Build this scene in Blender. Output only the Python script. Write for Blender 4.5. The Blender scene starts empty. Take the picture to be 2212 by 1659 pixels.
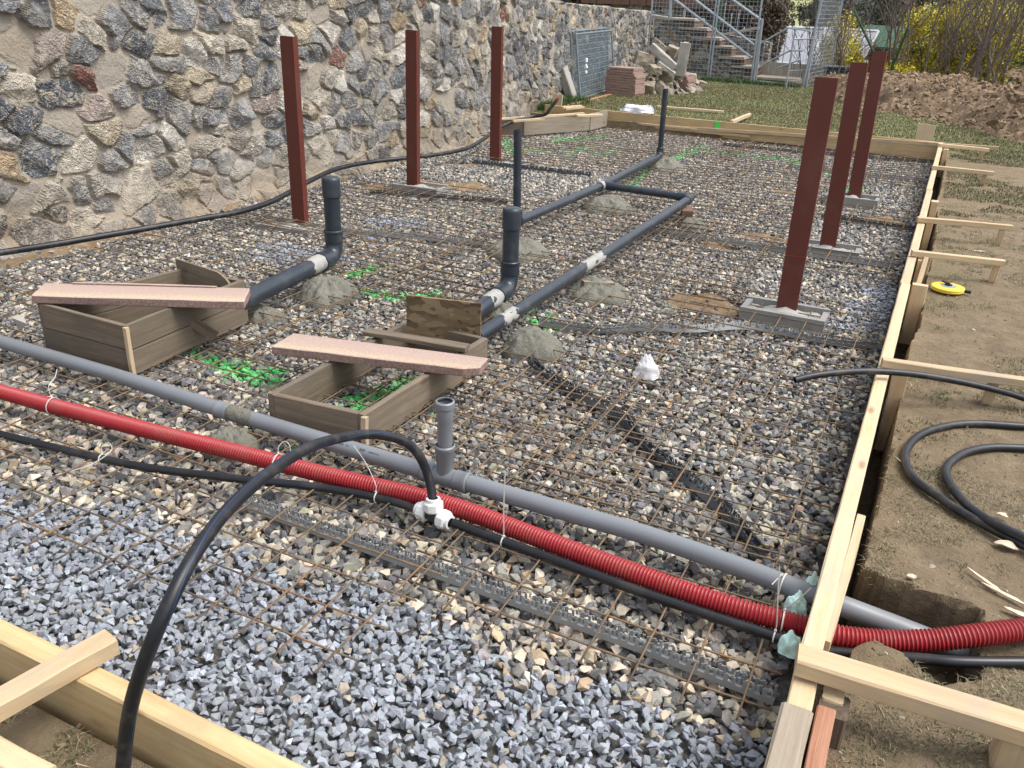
import bpy, math, random
import numpy as np
from mathutils import Vector, Matrix, noise as mn
random.seed(7)
RNG = np.random.default_rng(11)
sc = bpy.context.scene
# ------------------------------------------------------------------ camera
# z = 0 is the level of the steel mesh, x runs across the pad, y runs along the wall, metres
H = 1.725
WID, FPX = 2212.0, 1850.0
R = Matrix(((0.8953746, -0.21002738, 0.39267395),
            (0.44410713, 0.3562805, -0.82209066),
            (0.03275948, 0.9104684, 0.41227917)))
cam = bpy.data.cameras.new('camera')
cam.sensor_width = 36.0
cam.lens = 36.0 * FPX / WID
cam.clip_start = 0.05
cam.clip_end = 2000
camo = bpy.data.objects.new('camera', cam)
sc.collection.objects.link(camo)
camo.matrix_world = Matrix.Translation((0, 0, H)) @ R.to_4x4()
sc.camera = camo
EYE = Vector((0, 0, H))
# ------------------------------------------------------------------ light
w = bpy.data.worlds.new('World'); sc.world = w; w.use_nodes = True
nt = w.node_tree; nt.nodes.clear()
SUN_EL, SUN_AZ = math.radians(60), math.radians(75)
sky = nt.nodes.new('ShaderNodeTexSky'); sky.sky_type = 'NISHITA'; sky.sun_disc = False
sky.sun_elevation = SUN_EL; sky.sun_rotation = SUN_AZ
sky.air_density = 1.0; sky.dust_density = 4.0; sky.ozone_density = 1.0
hsv = nt.nodes.new('ShaderNodeHueSaturation'); hsv.inputs['Saturation'].default_value = 0.35
bg = nt.nodes.new('ShaderNodeBackground'); bg.inputs['Strength'].default_value = 0.15
wo = nt.nodes.new('ShaderNodeOutputWorld')
nt.links.new(sky.outputs[0], hsv.inputs['Color']); nt.links.new(hsv.outputs[0], bg.inputs[0]); nt.links.new(bg.outputs[0], wo.inputs[0])
sun = bpy.data.lights.new('sun', 'SUN'); sun.energy = 1.1; sun.angle = math.radians(28); sun.color = (1.0, 0.96, 0.9)
suno = bpy.data.objects.new('sun', sun); sc.collection.objects.link(suno)
sd = Vector((math.sin(SUN_AZ) * math.cos(SUN_EL), math.cos(SUN_AZ) * math.cos(SUN_EL), math.sin(SUN_EL)))
suno.rotation_euler = sd.to_track_quat('Z', 'Y').to_euler()
sc.view_settings.view_transform = 'Standard'; sc.view_settings.look = 'None'
sc.view_settings.exposure = 0.92; sc.view_settings.gamma = 1.0
sc.render.engine = 'CYCLES'

# ------------------------------------------------------------------ picking points: a pixel of the photograph on a known plane
def ray(u, v): return R @ Vector((u - WID / 2, 829.5 - v, -FPX))
def P(u, v, z=0.0):
    d = ray(u, v); return EYE + d * ((z - H) / d.z)
def PY(u, v, Y):
    d = ray(u, v); return EYE + d * (Y / d.y)
def PX(u, v, X):
    d = ray(u, v); return EYE + d * (X / d.x)
def PD(u, v, dep): return EYE + ray(u, v) * (dep / FPX)
RN = np.array(R)
def proj(p):
    q = (p - np.array([0, 0, H])) @ RN
    dz = np.maximum(-q[:, 2], 1e-3)
    return WID / 2 + FPX * q[:, 0] / dz, 829.5 - FPX * q[:, 1] / dz, -q[:, 2]

# ------------------------------------------------------------------ numpy noise
_T = RNG.random((256, 256))
def vnoise(x, y, s=0):
    x = np.asarray(x, float) + s * 17.3; y = np.asarray(y, float) + s * 9.1
    xi = np.floor(x).astype(int); yi = np.floor(y).astype(int)
    fx = x - xi; fy = y - yi; fx = fx * fx * (3 - 2 * fx); fy = fy * fy * (3 - 2 * fy)
    a = _T[xi & 255, yi & 255]; b = _T[(xi + 1) & 255, yi & 255]; c = _T[xi & 255, (yi + 1) & 255]; d = _T[(xi + 1) & 255, (yi + 1) & 255]
    return (a * (1 - fx) + b * fx) * (1 - fy) + (c * (1 - fx) + d * fx) * fy - 0.5
def fbm(x, y, o=4, s=0):
    r = 0; a = 1.0
    for i in range(o):
        r = r + a * vnoise(x, y, s + i * 3); x = np.asarray(x) * 2.03; y = np.asarray(y) * 2.03; a *= 0.5
    return r
def sstep(a, b, x):
    t = np.clip((np.asarray(x, float) - a) / (b - a), 0, 1); return t * t * (3 - 2 * t)

# ------------------------------------------------------------------ materials
MATS = {}
class NT:
    def __init__(s, name):
        s.m = bpy.data.materials.new(name); s.m.use_nodes = True; s.t = s.m.node_tree
        s.b = s.t.nodes['Principled BSDF']; s.out = s.t.nodes['Material Output']
        MATS[name] = s.m
    def n(s, typ, **kw):
        nd = s.t.nodes.new('ShaderNode' + typ)
        for k, v in kw.items():
            if k[0] == '_': setattr(nd, k[1:], v)
            else: s.inp(nd, k.replace('__', ' '), v)
        return nd
    def inp(s, nd, k, v):
        i = nd.inputs[int(k[1:])] if (k[0] == 'i' and k[1:].isdigit()) else nd.inputs[k]
        if isinstance(v, bpy.types.NodeSocket): s.t.links.new(v, i)
        elif isinstance(v, bpy.types.Node): s.t.links.new(v.outputs[0], i)
        else:
            if i.type == 'RGBA' and len(v) == 3: v = (*v, 1)
            i.default_value = v
    def coord(s, scale=(1, 1, 1), rnd=True, out='Object'):
        tc = s.n('TexCoord'); v = tc.outputs[out]
        if rnd:
            oi = s.n('ObjectInfo'); mu = s.n('Math', _operation='MULTIPLY', i0=oi.outputs['Random'], i1=37.0)
            v = s.n('VectorMath', _operation='ADD', i0=v, i1=mu.outputs[0]).outputs[0]
        return s.n('VectorMath', _operation='MULTIPLY', i0=v, i1=scale).outputs[0]
    def noise(s, co, sc_, det=4, rough=0.6, dist=0.0):
        return s.n('TexNoise', Vector=co, Scale=sc_, Detail=float(det), Roughness=rough, Distortion=dist).outputs[0]
    def ramp(s, f, stops):
        r = s.n('ValToRGB', Fac=f); e = r.color_ramp.elements
        while len(e) < len(stops): e.new(0.5)
        for el, (p, c) in zip(e, stops): el.position = p; el.color = (*c, 1) if len(c) == 3 else c
        return r.outputs[0]
    def mix(s, f, a, b, mode='MIX'):
        m = s.n('Mix', _data_type='RGBA', _blend_type=mode)
        s.inp(m, 'i0', f); s.inp(m, 'i6', a); s.inp(m, 'i7', b); return m.outputs[2]
    def math(s, op, a, b=0.0):
        return s.n('Math', _operation=op, i0=a, i1=b).outputs[0]
    def bump(s, h, st=0.3, d=0.01):
        b = s.n('Bump', Strength=st, Distance=d, Height=h); s.inp(s.b, 'Normal', b.outputs[0])
    def base(s, c): s.inp(s.b, 'Base Color', c)
    def rough(s, c): s.inp(s.b, 'Roughness', c)
def G3(v): return (v, v, v)

def mk_wood(name, light, dark, knot, grain=1.0, rough=0.75, stain=None):
    t = NT(name)
    co = t.coord((1, 1, 1))
    cs = t.n('VectorMath', _operation='MULTIPLY', i0=co, i1=(1.2, 22, 22)).outputs[0]
    f = t.noise(cs, 2.0, 5, 0.62, 0.6)
    c = t.ramp(f, [(0.3, dark), (0.62, light)])
    fine = t.noise(t.n('VectorMath', _operation='MULTIPLY', i0=co, i1=(4, 160, 160)).outputs[0], 2.0, 3)
    c = t.mix(t.math('MULTIPLY', fine, 0.5 * grain), c, dark)
    kv = t.n('TexVoronoi', Vector=t.n('VectorMath', _operation='MULTIPLY', i0=co, i1=(2.4, 7, 7)).outputs[0], Scale=1.0)
    kf = t.ramp(kv.outputs['Distance'], [(0.05, G3(1)), (0.13, G3(0))])
    c = t.mix(t.math('MULTIPLY', kf, 0.75), c, knot)
    bl = t.noise(co, 3.5, 4, 0.65)
    if stain: c = t.mix(t.ramp(bl, [(0.46, G3(0)), (0.66, G3(0.8))]), c, stain)
    oi = t.n('ObjectInfo'); vv = t.n('MapRange', Value=oi.outputs['Random']); vv.inputs[3].default_value = 0.82; vv.inputs[4].default_value = 1.14
    c = t.n('HueSaturation', Color=c, Value=vv.outputs[0]).outputs[0]
    t.base(c); t.rough(rough); t.bump(t.math('ADD', f, fine), 0.35 * grain, 0.004)
    return t.m
mk_wood('fresh_wood', (0.62, 0.49, 0.32), (0.50, 0.36, 0.20), (0.22, 0.12, 0.06), 0.9, 0.75, (0.44, 0.36, 0.26))
mk_wood('board_wood', (0.58, 0.44, 0.24), (0.44, 0.30, 0.14), (0.22, 0.1, 0.04), 0.8, 0.65, (0.40, 0.30, 0.17))
mk_wood('grey_wood', (0.24, 0.19, 0.135), (0.12, 0.09, 0.06), (0.05, 0.035, 0.02), 1.3, 0.85, (0.13, 0.11, 0.085))
mk_wood('pale_grey_wood', (0.36, 0.31, 0.24), (0.22, 0.18, 0.13), (0.1, 0.07, 0.05), 1.2, 0.85, (0.27, 0.22, 0.17))
mk_wood('red_wood', (0.50, 0.27, 0.17), (0.32, 0.13, 0.07), (0.15, 0.05, 0.03), 1.0, 0.7, (0.4, 0.2, 0.12))
mk_wood('cabin_wood', (0.42, 0.19, 0.07), (0.28, 0.11, 0.035), (0.1, 0.05, 0.02), 1.0, 0.6)
mk_wood('bark_wood', (0.2, 0.15, 0.11), (0.07, 0.05, 0.035), (0.04, 0.03, 0.02), 1.3, 0.9)

def mk_osb():
    t = NT('strand_board'); co = t.coord()
    v = t.n('TexVoronoi', Vector=t.n('VectorMath', _operation='MULTIPLY', i0=t.n('VectorMath', _operation='ADD', i0=co, i1=t.n('VectorMath', _operation='SCALE', i0=t.n('TexNoise', Vector=co, Scale=9.0).outputs[1], Scale=.06).outputs[0]).outputs[0], i1=(16, 40, 40)).outputs[0], Scale=1.0)
    c = t.ramp(t.n('SeparateColor', Color=v.outputs['Color']).outputs[0], [(0.0, (0.07, 0.045, 0.022)), (0.5, (0.15, 0.10, 0.052)), (1.0, (0.25, 0.18, 0.10))])
    t.base(c); t.rough(0.75); t.bump(v.outputs['Distance'], 0.3, 0.003)
mk_osb()

def mk_simple(name, col, rough=0.5, metal=0.0, dirt=None, dirt_amt=0.4, dscale=6.0, bump=0.0, bscale=60, var=0.15, spec=None, stretch=(1, 1, 1)):
    t = NT(name); co = t.coord(stretch)
    f = t.noise(co, dscale, 6, 0.65)
    c = t.mix(t.math('MULTIPLY', f, 2 * var), col, tuple(x * 0.55 for x in col))
    if dirt: c = t.mix(t.ramp(f, [(0.5, G3(0)), (0.5 + 0.3, G3(dirt_amt * 2))]), c, dirt)
    t.base(c); t.inp(t.b, 'Metallic', metal)
    t.rough(t.n('MapRange', Value=f, **{'To__Min': max(rough - 0.08, 0), 'To__Max': min(rough + 0.15, 1)}).outputs[0])
    if bump: t.bump(t.noise(co, bscale, 4), bump, 0.004)
    return t
mk_simple('primer_steel', (0.12, 0.027, 0.018), 0.4, 0, (0.15, 0.055, 0.04), 0.35, 5, 0.1)
mk_simple('dark_plastic', (0.026, 0.035, 0.048), 0.3, 0, (0.13, 0.13, 0.125), 0.22, 9)
mk_simple('grey_plastic', (0.20, 0.215, 0.235), 0.36, 0, (0.16, 0.16, 0.16), 0.3, 4)
mk_simple('tee_plastic', (0.18, 0.195, 0.215), 0.4, 0, (0.3, 0.3, 0.3), 0.2, 6)
mk_simple('spacer_plastic', (0.29, 0.30, 0.305), 0.42, 0, (0.3, 0.27, 0.22), 0.3, 14)
mk_simple('dark_spacer_plastic', (0.065, 0.075, 0.085), 0.38, 0, (0.2, 0.19, 0.17), 0.3, 14)
mk_simple('red_plastic', (0.33, 0.02, 0.026), 0.4, 0, (0.28, 0.09, 0.06), 0.3, 7, var=0.25)
mk_simple('black_rubber', (0.008, 0.009, 0.012), 0.34, 0, (0.14, 0.11, 0.08), 0.2, 5)
mk_simple('blue_stripe', (0.02, 0.05, 0.16), 0.4)
mk_simple('dirty_black', (0.008, 0.010, 0.015), 0.42, 0, (0.12, 0.10, 0.075), 0.3, 13)
mk_simple('white_plastic', (0.7, 0.71, 0.7), 0.35, 0, (0.5, 0.48, 0.43), 0.2, 20)
mk_simple('tie_plastic', (0.72, 0.71, 0.66), 0.4)
mk_simple('yellow_plastic', (0.8, 0.6, 0.05), 0.35, 0, (0.6, 0.5, 0.2), 0.2, 8)
mk_simple('galvanised', (0.40, 0.45, 0.50), 0.42, 0.55, (0.3, 0.33, 0.36), 0.4, 12)
mk_simple('bluish_galvanised', (0.20, 0.26, 0.30), 0.45, 0.4, (0.3, 0.33, 0.36), 0.3, 12)
mk_simple('white_frame', (0.72, 0.74, 0.78), 0.4, 0, (0.5, 0.5, 0.5), 0.2)
mk_simple('polycarbonate', (0.50, 0.51, 0.58), 0.25, 0, (0.42, 0.42, 0.48), 0.5, 2.5)
mk_simple('green_metal', (0.015, 0.08, 0.04), 0.4)
mk_simple('green_roof_felt', (0.05, 0.11, 0.07), 0.85, 0, (0.1, 0.14, 0.11), 0.4, 5)
mk_simple('concrete', (0.28, 0.275, 0.26), 0.85, 0, (0.2, 0.18, 0.15), 0.5, 8, 0.5, 90)
mk_simple('light_concrete', (0.36, 0.345, 0.31), 0.85, 0, (0.26, 0.25, 0.22), 0.4, 6, 0.4, 90)
mk_simple('broken_concrete', (0.33, 0.285, 0.22), 0.9, 0, (0.23, 0.18, 0.12), 0.7, 5, 0.9, 40)
mk_simple('paver_pink', (0.34, 0.235, 0.195), 0.85, 0, (0.21, 0.12, 0.1), 0.6, 7, 0.5, 70)
mk_simple('tread_stone', (0.38, 0.335, 0.27), 0.85, 0, (0.25, 0.22, 0.17), 0.5, 4, 0.5, 50)
mk_simple('riser_brick', (0.17, 0.10, 0.07), 0.85, 0, (0.08, 0.05, 0.04), 0.5, 6, 0.4, 40)
mk_simple('teal_foam', (0.66, 0.93, 0.86), 0.8, 0, (0.56, 0.86, 0.78), 0.4, 14, 0.5, 45)
mk_simple('paint_green', (0.08, 0.72, 0.10), 0.7)
mk_simple('wood_chip', (0.68, 0.56, 0.42), 0.8, 0, (0.5, 0.38, 0.27), 0.5, 30, stretch=(1, 6, 6))
mk_simple('bag_white', (0.75, 0.78, 0.84), 0.55)
mk_simple('bag_lilac', (0.36, 0.33, 0.46), 0.6)
mk_simple('cement_paste', (0.36, 0.355, 0.33), 0.9, 0, (0.28, 0.27, 0.24), 0.5, 20, 0.6, 80)
mk_simple('branch_bark', (0.15, 0.12, 0.10), 0.9, 0, (0.07, 0.055, 0.045), 0.5, 8, 0.5, 30)
mk_simple('pale_bark', (0.19, 0.16, 0.135), 0.9, 0, (0.1, 0.08, 0.065), 0.5, 8, 0.5, 30)

def mk_mortar():
    t = NT('wet_mortar'); co = t.coord()
    f = t.noise(co, 7, 6, 0.7); g = t.noise(co, 60, 5, 0.7)
    t.base(t.mix(g, t.ramp(f, [(0.3, (0.13, 0.128, 0.10)), (0.7, (0.25, 0.245, 0.20))]), (0.13, 0.125, 0.10)))
    t.rough(0.8); t.bump(t.math('ADD', g, f), 0.8, 0.012)
mk_mortar()

def mk_slab():
    t = NT('washed_slab'); co = t.coord()
    sx = t.n('SeparateXYZ', Vector=t.n('TexCoord').outputs['Object'])
    n1 = t.noise(co, 5, 5, 0.6); n2 = t.noise(co, 90, 4, 0.8)
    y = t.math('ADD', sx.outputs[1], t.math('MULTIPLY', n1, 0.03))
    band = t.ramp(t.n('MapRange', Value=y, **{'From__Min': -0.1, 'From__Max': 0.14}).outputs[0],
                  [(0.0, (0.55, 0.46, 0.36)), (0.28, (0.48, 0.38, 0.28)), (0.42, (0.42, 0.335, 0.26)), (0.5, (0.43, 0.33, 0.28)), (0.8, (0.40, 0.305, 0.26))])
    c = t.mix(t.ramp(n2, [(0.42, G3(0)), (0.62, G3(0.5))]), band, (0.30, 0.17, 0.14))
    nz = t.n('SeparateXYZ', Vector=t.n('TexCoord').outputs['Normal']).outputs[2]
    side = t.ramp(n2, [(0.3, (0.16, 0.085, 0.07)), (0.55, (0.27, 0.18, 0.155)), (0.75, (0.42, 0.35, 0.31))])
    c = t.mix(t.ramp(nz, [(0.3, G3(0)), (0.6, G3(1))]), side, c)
    t.base(c); t.rough(0.85); t.bump(n2, 0.6, 0.004)
mk_slab()

def mk_attr(name, rough, vein, bump=0.5, bs=50, nz=None, dist=0.006):
    t = NT(name); a = t.n('Attribute', _attribute_name='Col').outputs[0]
    co = t.coord(rnd=False); f = t.noise(co, bs, 5, 0.7)
    c = t.mix(t.ramp(f, [(0.35, G3(0)), (0.62, G3(0.5))]), a, t.mix(0.6, a, vein, 'MULTIPLY'))
    t.base(c); t.rough(rough); t.bump(f, bump, dist)
    return t, a, c, f, co
t, a, c, f, co = mk_attr('crushed_stone', 0.8, (0.45, 0.42, 0.4), 0.35, 60)
v = t.noise(co, 26, 3, 0.5, 1.5)
c = t.mix(t.ramp(v, [(0.495, G3(0)), (0.5, G3(0.28)), (0.52, G3(0))]), c, (0.6, 0.57, 0.52)); t.base(c)
t, a, c, f, co = mk_attr('leafy', 0.6, (0.6, 0.6, 0.5), 0.0, 20)
t.inp(t.b, 'Subsurface Weight', 0.0)
t, a, c, f, co = mk_attr('clod_earth', 0.95, (0.45, 0.4, 0.35), 0.8, 30)
# rubble wall: attribute colour = the colour of each stone or of the mortar; 'Stone' = stone mask
t, a, c, f, co = mk_attr('rubble_masonry', 0.85, (0.5, 0.48, 0.46), 0.9, 34, dist=0.012)
at = t.n('Attribute', _attribute_name='Stone').outputs[2]
big = t.noise(co, 7.5, 7, 0.72, 0.8)
c1 = t.mix(t.math('MULTIPLY', t.ramp(big, [(0.40, G3(0)), (0.5, G3(0.75))]), at), a, t.mix(1.0, a, (0.42, 0.43, 0.46), 'MULTIPLY'))
bb = t.noise(co, 11, 6, 0.7, 1.2)
c1 = t.mix(t.math('MULTIPLY', t.ramp(bb, [(0.53, G3(0)), (0.62, G3(0.7))]), at), c1, (0.47, 0.41, 0.31))
ve = t.noise(co, 8, 3, 0.55, 2.5)
c1 = t.mix(t.math('MULTIPLY', t.ramp(ve, [(0.485, G3(0)), (0.50, G3(0.7)), (0.515, G3(0))]), at), c1, (0.66, 0.64, 0.6))
t.base(t.mix(t.math('MULTIPLY', f, 0.5), c1, t.mix(1.0, c1, (0.5, 0.48, 0.46), 'MULTIPLY')))
vo = t.n('TexVoronoi', Vector=t.n('VectorMath', _operation='ADD', i0=co, i1=t.n('VectorMath', _operation='SCALE', i0=t.n('TexNoise', Vector=co, Scale=7.0).outputs[1]).outputs[0]).outputs[0], Scale=16.0)
t.bump(t.math('ADD', t.math('MULTIPLY', vo.outputs[0], t.math('MULTIPLY', at, 1.3)), t.math('ADD', t.math('MULTIPLY', t.noise(co, 30, 8, 0.7), 0.9), t.math('MULTIPLY', f, .6))), 0.8, 0.016)

def mk_ground():
    t = NT('earth_ground'); co = t.coord(rnd=False)
    f1 = t.noise(co, 0.9, 5, 0.6); f2 = t.noise(co, 9, 6, 0.7); f3 = t.noise(co, 60, 5, 0.75)
    c = t.ramp(f2, [(0.3, (0.17, 0.125, 0.075)), (0.55, (0.265, 0.20, 0.122)), (0.75, (0.34, 0.27, 0.18))])
    gm = t.n('Attribute', _attribute_name='Grass').outputs[2]
    gsum = t.math('ADD', gm, t.math('MULTIPLY', t.math('SUBTRACT', f2, 0.5), 1.6))
    gc = t.mix(f3, (0.145, 0.15, 0.06), (0.22, 0.19, 0.10))
    c = t.mix(t.ramp(gsum, [(0.35, G3(0)), (0.75, G3(0.9))]), c, gc)
    sunken = t.n('Attribute', _attribute_name='Wet').outputs[2]
    c = t.mix(t.n('Attribute', _attribute_name='Meadow').outputs[2], c, t.mix(f1, (0.30, 0.34, 0.12), (0.42, 0.40, 0.20)))
    c = t.mix(t.math('MULTIPLY', sunken, 0.7), c, (0.075, 0.05, 0.03))  # earth coloured darker inside the trench and the pit
    c = t.mix(t.ramp(t.noise(co, 2.3, 6, 0.75), [(0.66, G3(0)), (0.72, G3(0.6))]), c, (0.36, 0.34, 0.29))
    c = t.mix(t.math('MULTIPLY', f3, 0.5), c, t.mix(1.0, c, (0.5, 0.47, 0.42), 'MULTIPLY'))
    t.base(c); t.rough(0.95); t.bump(t.math('ADD', f3, t.math('MULTIPLY', f2, 1.5)), 0.9, 0.02)
mk_ground()
def mk_sub():
    t = NT('subsoil'); co = t.coord(rnd=False)
    f2 = t.noise(co, 12, 6, 0.7); f3 = t.noise(co, 70, 5, 0.75)
    m = t.n('Attribute', _attribute_name='Soil').outputs[2]
    c = t.mix(m, t.ramp(f3, [(0.4, (0.09, 0.086, 0.08)), (0.6, (0.2, 0.19, 0.175))]), t.ramp(f2, [(0.3, (0.16, 0.10, 0.05)), (0.6, (0.31, 0.22, 0.13)), (0.75, (0.45, 0.38, 0.27))]))
    t.base(c); t.rough(0.95); t.bump(f3, 0.9, 0.02)
mk_sub()
def mk_rust():
    t = NT('rusty_bar'); co = t.coord()
    f = t.noise(co, 5, 5, 0.7); g = t.noise(co, 60, 3, 0.7)
    c = t.ramp(t.math('ADD', t.math('MULTIPLY', f, 0.7), t.math('MULTIPLY', g, 0.3)), [(0.40, (0.10, 0.08, 0.06)), (0.53, (0.17, 0.118, 0.072)), (0.68, (0.32, 0.155, 0.05))])
    t.base(c); t.rough(0.75); t.inp(t.b, 'Metallic', 0.15); t.bump(g, 0.5, 0.002)
mk_rust()

# ------------------------------------------------------------------ mesh helpers
COL = sc.collection
def tag(o, label=None, cat=None, group=None, kind=None):
    if label: o['label'] = label
    if cat: o['category'] = cat
    if group: o['group'] = group
    if kind: o['kind'] = kind
    return o
def empty(name, loc, label=None, cat=None, group=None):
    o = bpy.data.objects.new(name, None); COL.objects.link(o); o.location = loc; o.empty_display_size = 0.1
    return tag(o, label, cat, group)
class MB:
    def __init__(s): s.v = []; s.f = []; s.c = []
    def add(s, v, f, c=None):
        n = len(s.v); s.v += [tuple(p) for p in v]; s.f += [tuple(i + n for i in q) for q in f]
        if c is not None: s.c += [c] * len(v)
        return s
    def box(s, c, d, rot=None, ch=0.0, jit=0.0):
        x, y, z = d[0] / 2, d[1] / 2, d[2] / 2
        V = [Vector((a, b, e)) for a in (-x, x) for b in (-y, y) for e in (-z, z)]
        F = [(0, 1, 3, 2), (4, 6, 7, 5), (0, 4, 5, 1), (2, 3, 7, 6), (0, 2, 6, 4), (1, 5, 7, 3)]
        if jit: V = [p + Vector([random.uniform(-jit, jit) for _ in range(3)]) for p in V]
        if rot is not None: V = [rot @ p for p in V]
        return s.add([p + Vector(c) for p in V], F)
    def tube(s, path, r, n=12, cap=True, closed=False):
        path = [Vector(p) for p in path]; m = len(path)
        rr = r if hasattr(r, '__len__') else [r] * m
        V = []; F = []
        up = None
        for i, p in enumerate(path):
            a = path[(i - 1) % m] if (i > 0 or closed) else p; b = path[(i + 1) % m] if (i < m - 1 or closed) else p
            t = (b - a).normalized()
            if up is None:
                up = Vector((0, 0, 1)) if abs(t.z) < 0.9 else Vector((1, 0, 0))
            x = t.cross(up)
            if x.length < 1e-4: x = t.cross(Vector((0, 1, 0)))
            x.normalize(); up = x.cross(t).normalized()
            for k in range(n):
                an = 2 * math.pi * k / n
                V.append(p + x * (math.cos(an) * rr[i]) + up * (math.sin(an) * rr[i]))
        for i in range(m if closed else m - 1):
            j = (i + 1) % m
            for k in range(n):
                l = (k + 1) % n
                F.append((i * n + k, i * n + l, j * n + l, j * n + k))
        if cap and not closed:
            F.append(tuple(range(n))[::-1]); F.append(tuple((m - 1) * n + k for k in range(n)))
        return s.add(V, F)
    def lathe(s, prof, n=24, origin=(0, 0, 0), axis=None):
        V = []; F = []; m = len(prof); q = Vector((0, 0, 1)).rotation_difference(Vector(axis)) if axis is not None else None
        for r, z in prof:
            for k in range(n):
                a = 2 * math.pi * k / n; p = Vector((r * math.cos(a), r * math.sin(a), z))
                if q: p = q @ p
                V.append(p + Vector(origin))
        for i in range(m - 1):
            for k in range(n):
                l = (k + 1) % n; F.append((i * n + k, i * n + l, (i + 1) * n + l, (i + 1) * n + k))
        return s.add(V, F)
    def build(s, name, mat, parent=None, smooth=False, loc=None):
        me = bpy.data.meshes.new(name)
        off = Vector(loc) if loc is not None else (parent_world(parent) if parent else Vector((0, 0, 0)))
        if parent is None and loc is None and s.v:
            a = np.array(s.v); off = Vector(((a[:, 0].min() + a[:, 0].max()) / 2, (a[:, 1].min() + a[:, 1].max()) / 2, a[:, 2].min()))
        me.from_pydata([tuple(Vector(p) - off) for p in s.v], [], s.f)
        if isinstance(mat, str): mat = MATS[mat]
        me.materials.append(mat)
        if s.c:
            at_ = me.color_attributes.new('Col', 'FLOAT_COLOR', 'POINT'); at_.data.foreach_set('color', np.array([(*c, 1) for c in s.c], dtype=np.float32).ravel())
        if smooth: me.polygons.foreach_set('use_smooth', [True] * len(me.polygons))
        me.update()
        o = bpy.data.objects.new(name, me); COL.objects.link(o)
        if parent: o.parent = parent
        if not parent: o.location = off
        elif loc is not None: o.location = off - parent_world(parent)
        return o
def parent_world(o):
    v = Vector((0, 0, 0))
    while o is not None: v += Vector(o.location); o = o.parent
    return v
def smooth_edges(o, ang=35):
    me = o.data; me.polygons.foreach_set('use_smooth', [True] * len(me.polygons))
    try: me.set_sharp_from_angle(angle=math.radians(ang))
    except Exception: pass
    return o
def np_mesh(name, V, F, mat, cols=None, attrs=None, smooth=False, uniform=None):
    me = bpy.data.meshes.new(name); V = np.asarray(V, np.float32); F = np.asarray(F, np.int32); k = F.shape[1]
    me.vertices.add(len(V)); me.vertices.foreach_set('co', V.ravel())
    me.loops.add(F.size); me.loops.foreach_set('vertex_index', F.ravel())
    me.polygons.add(len(F)); me.polygons.foreach_set('loop_start', np.arange(0, F.size, k, dtype=np.int32)); me.polygons.foreach_set('loop_total', np.full(len(F), k, np.int32))
    me.polygons.foreach_set('use_smooth', np.full(len(F), bool(smooth)))
    if cols is not None:
        ca = me.color_attributes.new('Col', 'FLOAT_COLOR', 'POINT'); ca.data.foreach_set('color', np.concatenate([cols, np.ones((len(V), 1))], 1).astype(np.float32).ravel())
    for nme, arr in (attrs or {}).items():
        a_ = me.attributes.new(nme, 'FLOAT', 'POINT'); a_.data.foreach_set('value', np.asarray(arr, np.float32))
    me.materials.append(MATS[mat]); me.update(calc_edges=True)
    o = bpy.data.objects.new(name, me); COL.objects.link(o); return o

def beam(name, p0, p1, w_, h_, mat, parent=None, bow=0.004, roll=0.0, ends=(0, 0), up=(0, 0, 1), rough_=0.0012, taper=1.0):
    """a timber of cross-section w_ x h_ from p0 to p1 (centre line), local x along its length so that the grain follows it"""
    p0 = Vector(p0); p1 = Vector(p1); d = p1 - p0; L = d.length; x = d.normalized()
    y = Vector(up).cross(x)
    if y.length < 1e-3: y = Vector((0, 1, 0)).cross(x)
    y.normalize(); z = x.cross(y)
    if roll: q = Matrix.Rotation(roll, 3, x); y = q @ y; z = q @ z
    n = max(3, min(24, int(L / 0.12))); ch = min(w_, h_) * 0.09; V = []; F = []
    a, b = w_ / 2, h_ / 2
    sec = [(-a + ch, -b), (a - ch, -b), (a, -b + ch), (a, b - ch), (a - ch, b), (-a + ch, b), (-a, b - ch), (-a, -b + ch)]
    bw = random.uniform(-bow, bow); bz = random.uniform(-bow, bow) * 0.5
    for i in range(n + 1):
        t_ = i / n; s_ = 1 if taper == 1 else 1 + (taper - 1) * t_
        for k, (yy, zz) in enumerate(sec):
            xx = (t_ - 0.5) * L
            if i == 0: xx += ends[0] * yy
            if i == n: xx += ends[1] * yy
            V.append((xx, yy * s_ + bw * math.sin(t_ * math.pi) * 1.0 + random.uniform(-rough_, rough_), zz * s_ + bz * math.sin(t_ * math.pi) + random.uniform(-rough_, rough_)))
    for i in range(n):
        for k in range(8):
            l = (k + 1) % 8; F.append((i * 8 + k, (i + 1) * 8 + k, (i + 1) * 8 + l, i * 8 + l))
    F.append(tuple(range(8))); F.append(tuple(n * 8 + k for k in range(8))[::-1])
    me = bpy.data.meshes.new(name); me.from_pydata(V, [], F); me.materials.append(MATS[mat]); me.update()
    o = bpy.data.objects.new(name, me); COL.objects.link(o)
    M = Matrix((x, y, z)).transposed().to_4x4(); M.translation = (p0 + p1) / 2 - (parent_world(parent) if parent else Vector((0, 0, 0)))
    if parent: o.parent = parent
    o.matrix_basis = M
    return o
def smooth_path(pts, n=8):
    """Catmull-Rom through the points"""
    pts = [Vector(p) for p in pts]; out = []
    q = [pts[0] * 2 - pts[1]] + pts + [pts[-1] * 2 - pts[-2]]
    for i in range(1, len(q) - 2):
        a, b, c, d = q[i - 1], q[i], q[i + 1], q[i + 2]
        for k in range(n):
            t_ = k / n
            out.append(0.5 * ((2 * b) + (c - a) * t_ + (2 * a - 5 * b + 4 * c - d) * t_ ** 2 + (3 * b - a - 3 * c + d) * t_ ** 3))
    out.append(pts[-1]); return out
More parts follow.
